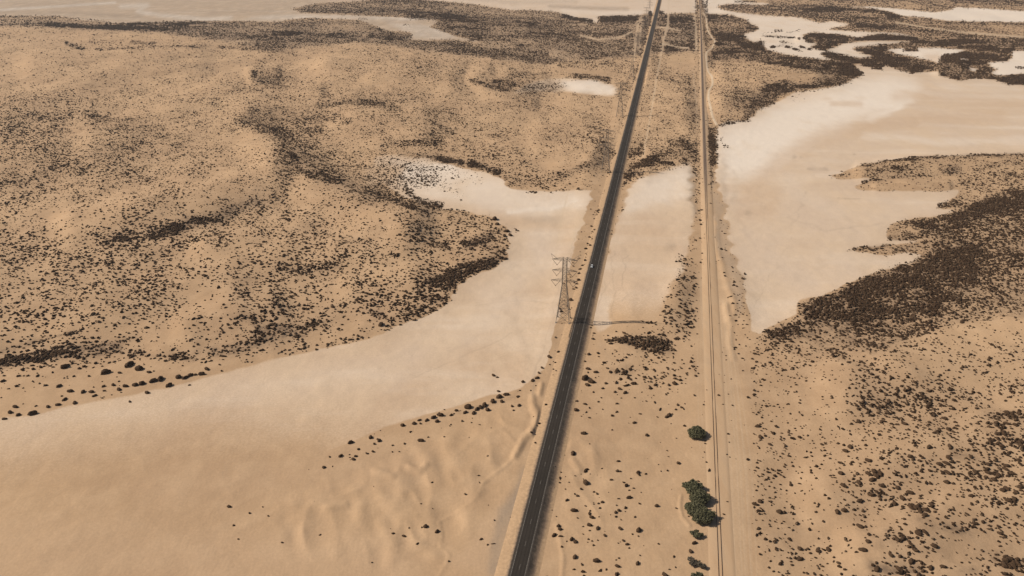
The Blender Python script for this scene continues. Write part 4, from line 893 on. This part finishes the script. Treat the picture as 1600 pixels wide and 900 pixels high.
# patchiness at several scales; extra scrub deepens the shade tone on slopes facing away from the sun
gxn = (rel(xx+8, yy)-rel(xx-8, yy))/16
pn1 = fbm(xx/70, yy/70, 200, 3); pn2 = fbm(xx/16, yy/16, 220, 3)
kf_ = np.clip((np.hypot(xx, yy)-900)/2200, 0, 1); pn3 = fbm(xx/400, yy/900, 240, 3)
mod = np.clip(1+((pn1-.5)*2.0+(pn2-.5)*1.7)*(1-.8*kf_)+(pn3-.5)*1.2*kf_, .15, 2.4)*np.where(den > .32, 1, np.clip(1-gxn*5.0, .45, 1.9))
den = np.where(den > .6, den*np.clip(mod, .5, 1.15), den*mod); den = np.clip(den, 0, .97)
cover = -np.log(1-den)*.58                                  # shadows and overlap make up the rest
dist = np.hypot(xx, yy)
k_far = np.clip((dist-1400)/3000, 0, 1)
cover = cover*(1-np.where(den > .8, .2, .62)*np.clip((dist-900)/1900, 0, 1))
med = (1.02+.55*np.clip(den*1.4, 0, 1))*(1+1.2*k_far)*np.where(CXg.ravel() > 1170, 1.02, 1+.18*smooth(250, 420, CYg.ravel()))
marea = .785*(med**2)*1.42
_, drr = road_t(xx, yy); dll = xx-rail_x(yy)
ok = (np.abs(drr) > 9.5) & (np.abs(dll) > 3.2)
lam = np.where(ok, cover*area/marea, 0)
cnt = rng.poisson(np.clip(lam, 0, 400))
rep = np.repeat(np.arange(len(cnt)), cnt)
sx = CXg.ravel()[rep]+(rng.random(len(rep))-.5)*cs; sy = CYg.ravel()[rep]+(rng.random(len(rep))-.5)*HHg.ravel()[rep]
x, y = unproj(sx, sy); z = rel(x, y)
_, _, wpx, wpy = attrs_at(x, y, z); dh = samp(DEN, wpx, wpy)
_, drr = road_t(x, y); dll = x-rail_x(y)
kp = (dh > .4*den[rep]*0+.0015) & (rng.random(len(rep)) < np.clip(dh/np.maximum(samp(DENB, wpx, wpy), 1e-3), 0, 1)) & (np.abs(drr) > 9) & (np.abs(dll) > 3)
dia = med[rep]*np.exp(rng.normal(size=len(rep))*.42); dia = np.clip(dia, .45, 3.1*(1+1.3*k_far[rep]))
x, y, z, dia, sx, sy, dd = x[kp], y[kp], z[kp], dia[kp], sx[kp], sy[kp], den[rep][kp]
appear = dia/px_size(sy)
inside = (sx > 5) & (sx < 1595) & (sy > 60) & (sy < 893)
order = np.argsort(-(appear*inside)); N_IND = max(0, 298-n_ind); big_ = order[:N_IND]
def region(a, b, d_):
    if d_ > .55 and a > 1180: return 'in the dense dark thicket on the right', 'thicket shrubs on the right'
    if a > 1160: return 'on the sparsely dotted sand at lower right' if b > 560 else 'on the sand of the right-hand dunes', 'shrubs on the right-hand sand'
    if a > 900 and b > 420: return 'between the road and the railway', 'shrubs between road and railway'
    if a < 860 and d_ > .5: return 'in a dark thicket patch of the left dune field', 'thicket shrubs on the left dunes'
    if a < 860: return 'on the dotted sand of the left dune field', 'open shrubs on the left dunes'
    return 'on the sand beside the upper road', 'shrubs beside the upper road'
for i in big_:
    r_, gname = region(sx[i], sy[i], dd[i])
    place_shrub(float(x[i]), float(y[i]), float(z[i]), float(dia[i])*1.05, .7+.25*random.random(), random.random()*6.28, random.randrange(9), 'one of the larger dark brown shrubs '+r_, gname)
ki = np.ones(len(x), bool); ki[big_] = False
x, y, z, dia, sy = x[ki], y[ki], z[ki], dia[ki], sy[ki]
def scatter(name, x, y, z, dia, mode):
    N = len(x)
    if mode == 'near':                                           # lumpy mound: two rings, apex and loose sprays
        n = 7; ringa = np.linspace(0, 2*PI, n, endpoint=False)
        T = np.concatenate([np.stack([np.cos(ringa)*.5, np.sin(ringa)*.5, np.full(n, -.08)], -1), np.stack([np.cos(ringa+.3)*.46, np.sin(ringa+.3)*.46, np.full(n, .26)], -1), np.stack([np.cos(ringa)*.26, np.sin(ringa)*.26, np.full(n, .46)], -1), [[0, 0, .50]]])
        F_ = []
        for r0 in (0, n):
            for i in range(n): a, b = r0+i, r0+(i+1) % n; F_ += [(a, b, b+n), (a, b+n, a+n)]
        for i in range(n): F_.append((2*n+i, 2*n+(i+1) % n, 3*n))
        jit = .30
    else:
        n = 5; ringa = np.linspace(0, 2*PI, n, endpoint=False)
        T = np.concatenate([np.stack([np.cos(ringa)*.5, np.sin(ringa)*.5, np.full(n, -.08)], -1), np.stack([np.cos(ringa+.4)*.38, np.sin(ringa+.4)*.38, np.full(n, .36)], -1), [[0, 0, .5]]])
        F_ = []
        for i in range(n): a, b = i, (i+1) % n; F_ += [(a, b, b+n), (a, b+n, a+n)]
        for i in range(n): F_.append((n+i, n+(i+1) % n, 2*n))
        jit = .28
    F_ = np.array(F_); K = len(T)
    rot = rng.random(N)*2*PI; c_, s_ = np.cos(rot), np.sin(rot); asp = np.exp(rng.normal(size=N)*.22)
    V = np.repeat(T[None].astype(np.float32), N, 0)
    V = V*(1+(rng.random((N, K, 1), dtype=np.float32)-.5)*2*jit)+(rng.random((N, K, 3), dtype=np.float32)-.5)*.12
    V[..., 0] *= (dia*asp)[:, None]; V[..., 1] *= (dia/asp)[:, None]; V[..., 2] *= (dia*(.6+.4*rng.random(N)))[:, None]
    X_ = V[..., 0]*c_[:, None]-V[..., 1]*s_[:, None]+x[:, None]; Y_ = V[..., 0]*s_[:, None]+V[..., 1]*c_[:, None]+y[:, None]; Z_ = V[..., 2]+z[:, None]
    co = np.stack([X_, Y_, Z_], -1).reshape(-1, 3); f = (F_[None]+(np.arange(N)*K)[:, None, None]).reshape(-1, 3)
    return co, f
nearm = (dia/px_size(sy)) > 2.2
c1, f1 = scatter('a', x[nearm], y[nearm], z[nearm], dia[nearm], 'near'); c2, f2 = scatter('b', x[~nearm], y[~nearm], z[~nearm], dia[~nearm], 'far')
me = mesh_np('scrub', np.concatenate([c1, c2]), np.concatenate([f1, f2+len(c1)]), sm)
so = link(bpy.data.objects.new('scrub', me)); tag(so, 'countless small dark desert shrubs dotted over the dunes', 'shrubs', kind='stuff')
print('shrubs', len(x), 'near', int(nearm.sum()), 'individual', n_ind, 'ground verts', nr*nc)

# ------------------------------------------------------------------ haze
HAZE = 0.000028
if HAZE > 0:
    hb = MB(); hb.box(-60000, 60000, -35000, 60000, -12, 345)
    hm_ = bpy.data.materials.new('haze'); hm_.use_nodes = True; t_ = hm_.node_tree; t_.nodes.clear()
    pv = t_.nodes.new('ShaderNodeVolumePrincipled'); pv.inputs['Color'].default_value = (.92,.90,.90,1); pv.inputs['Density'].default_value = HAZE; pv.inputs['Anisotropy'].default_value = .2
    ou = t_.nodes.new('ShaderNodeOutputMaterial'); t_.links.new(pv.outputs[0], ou.inputs['Volume'])
    tag(hb.build('haze', hm_), kind='stuff')
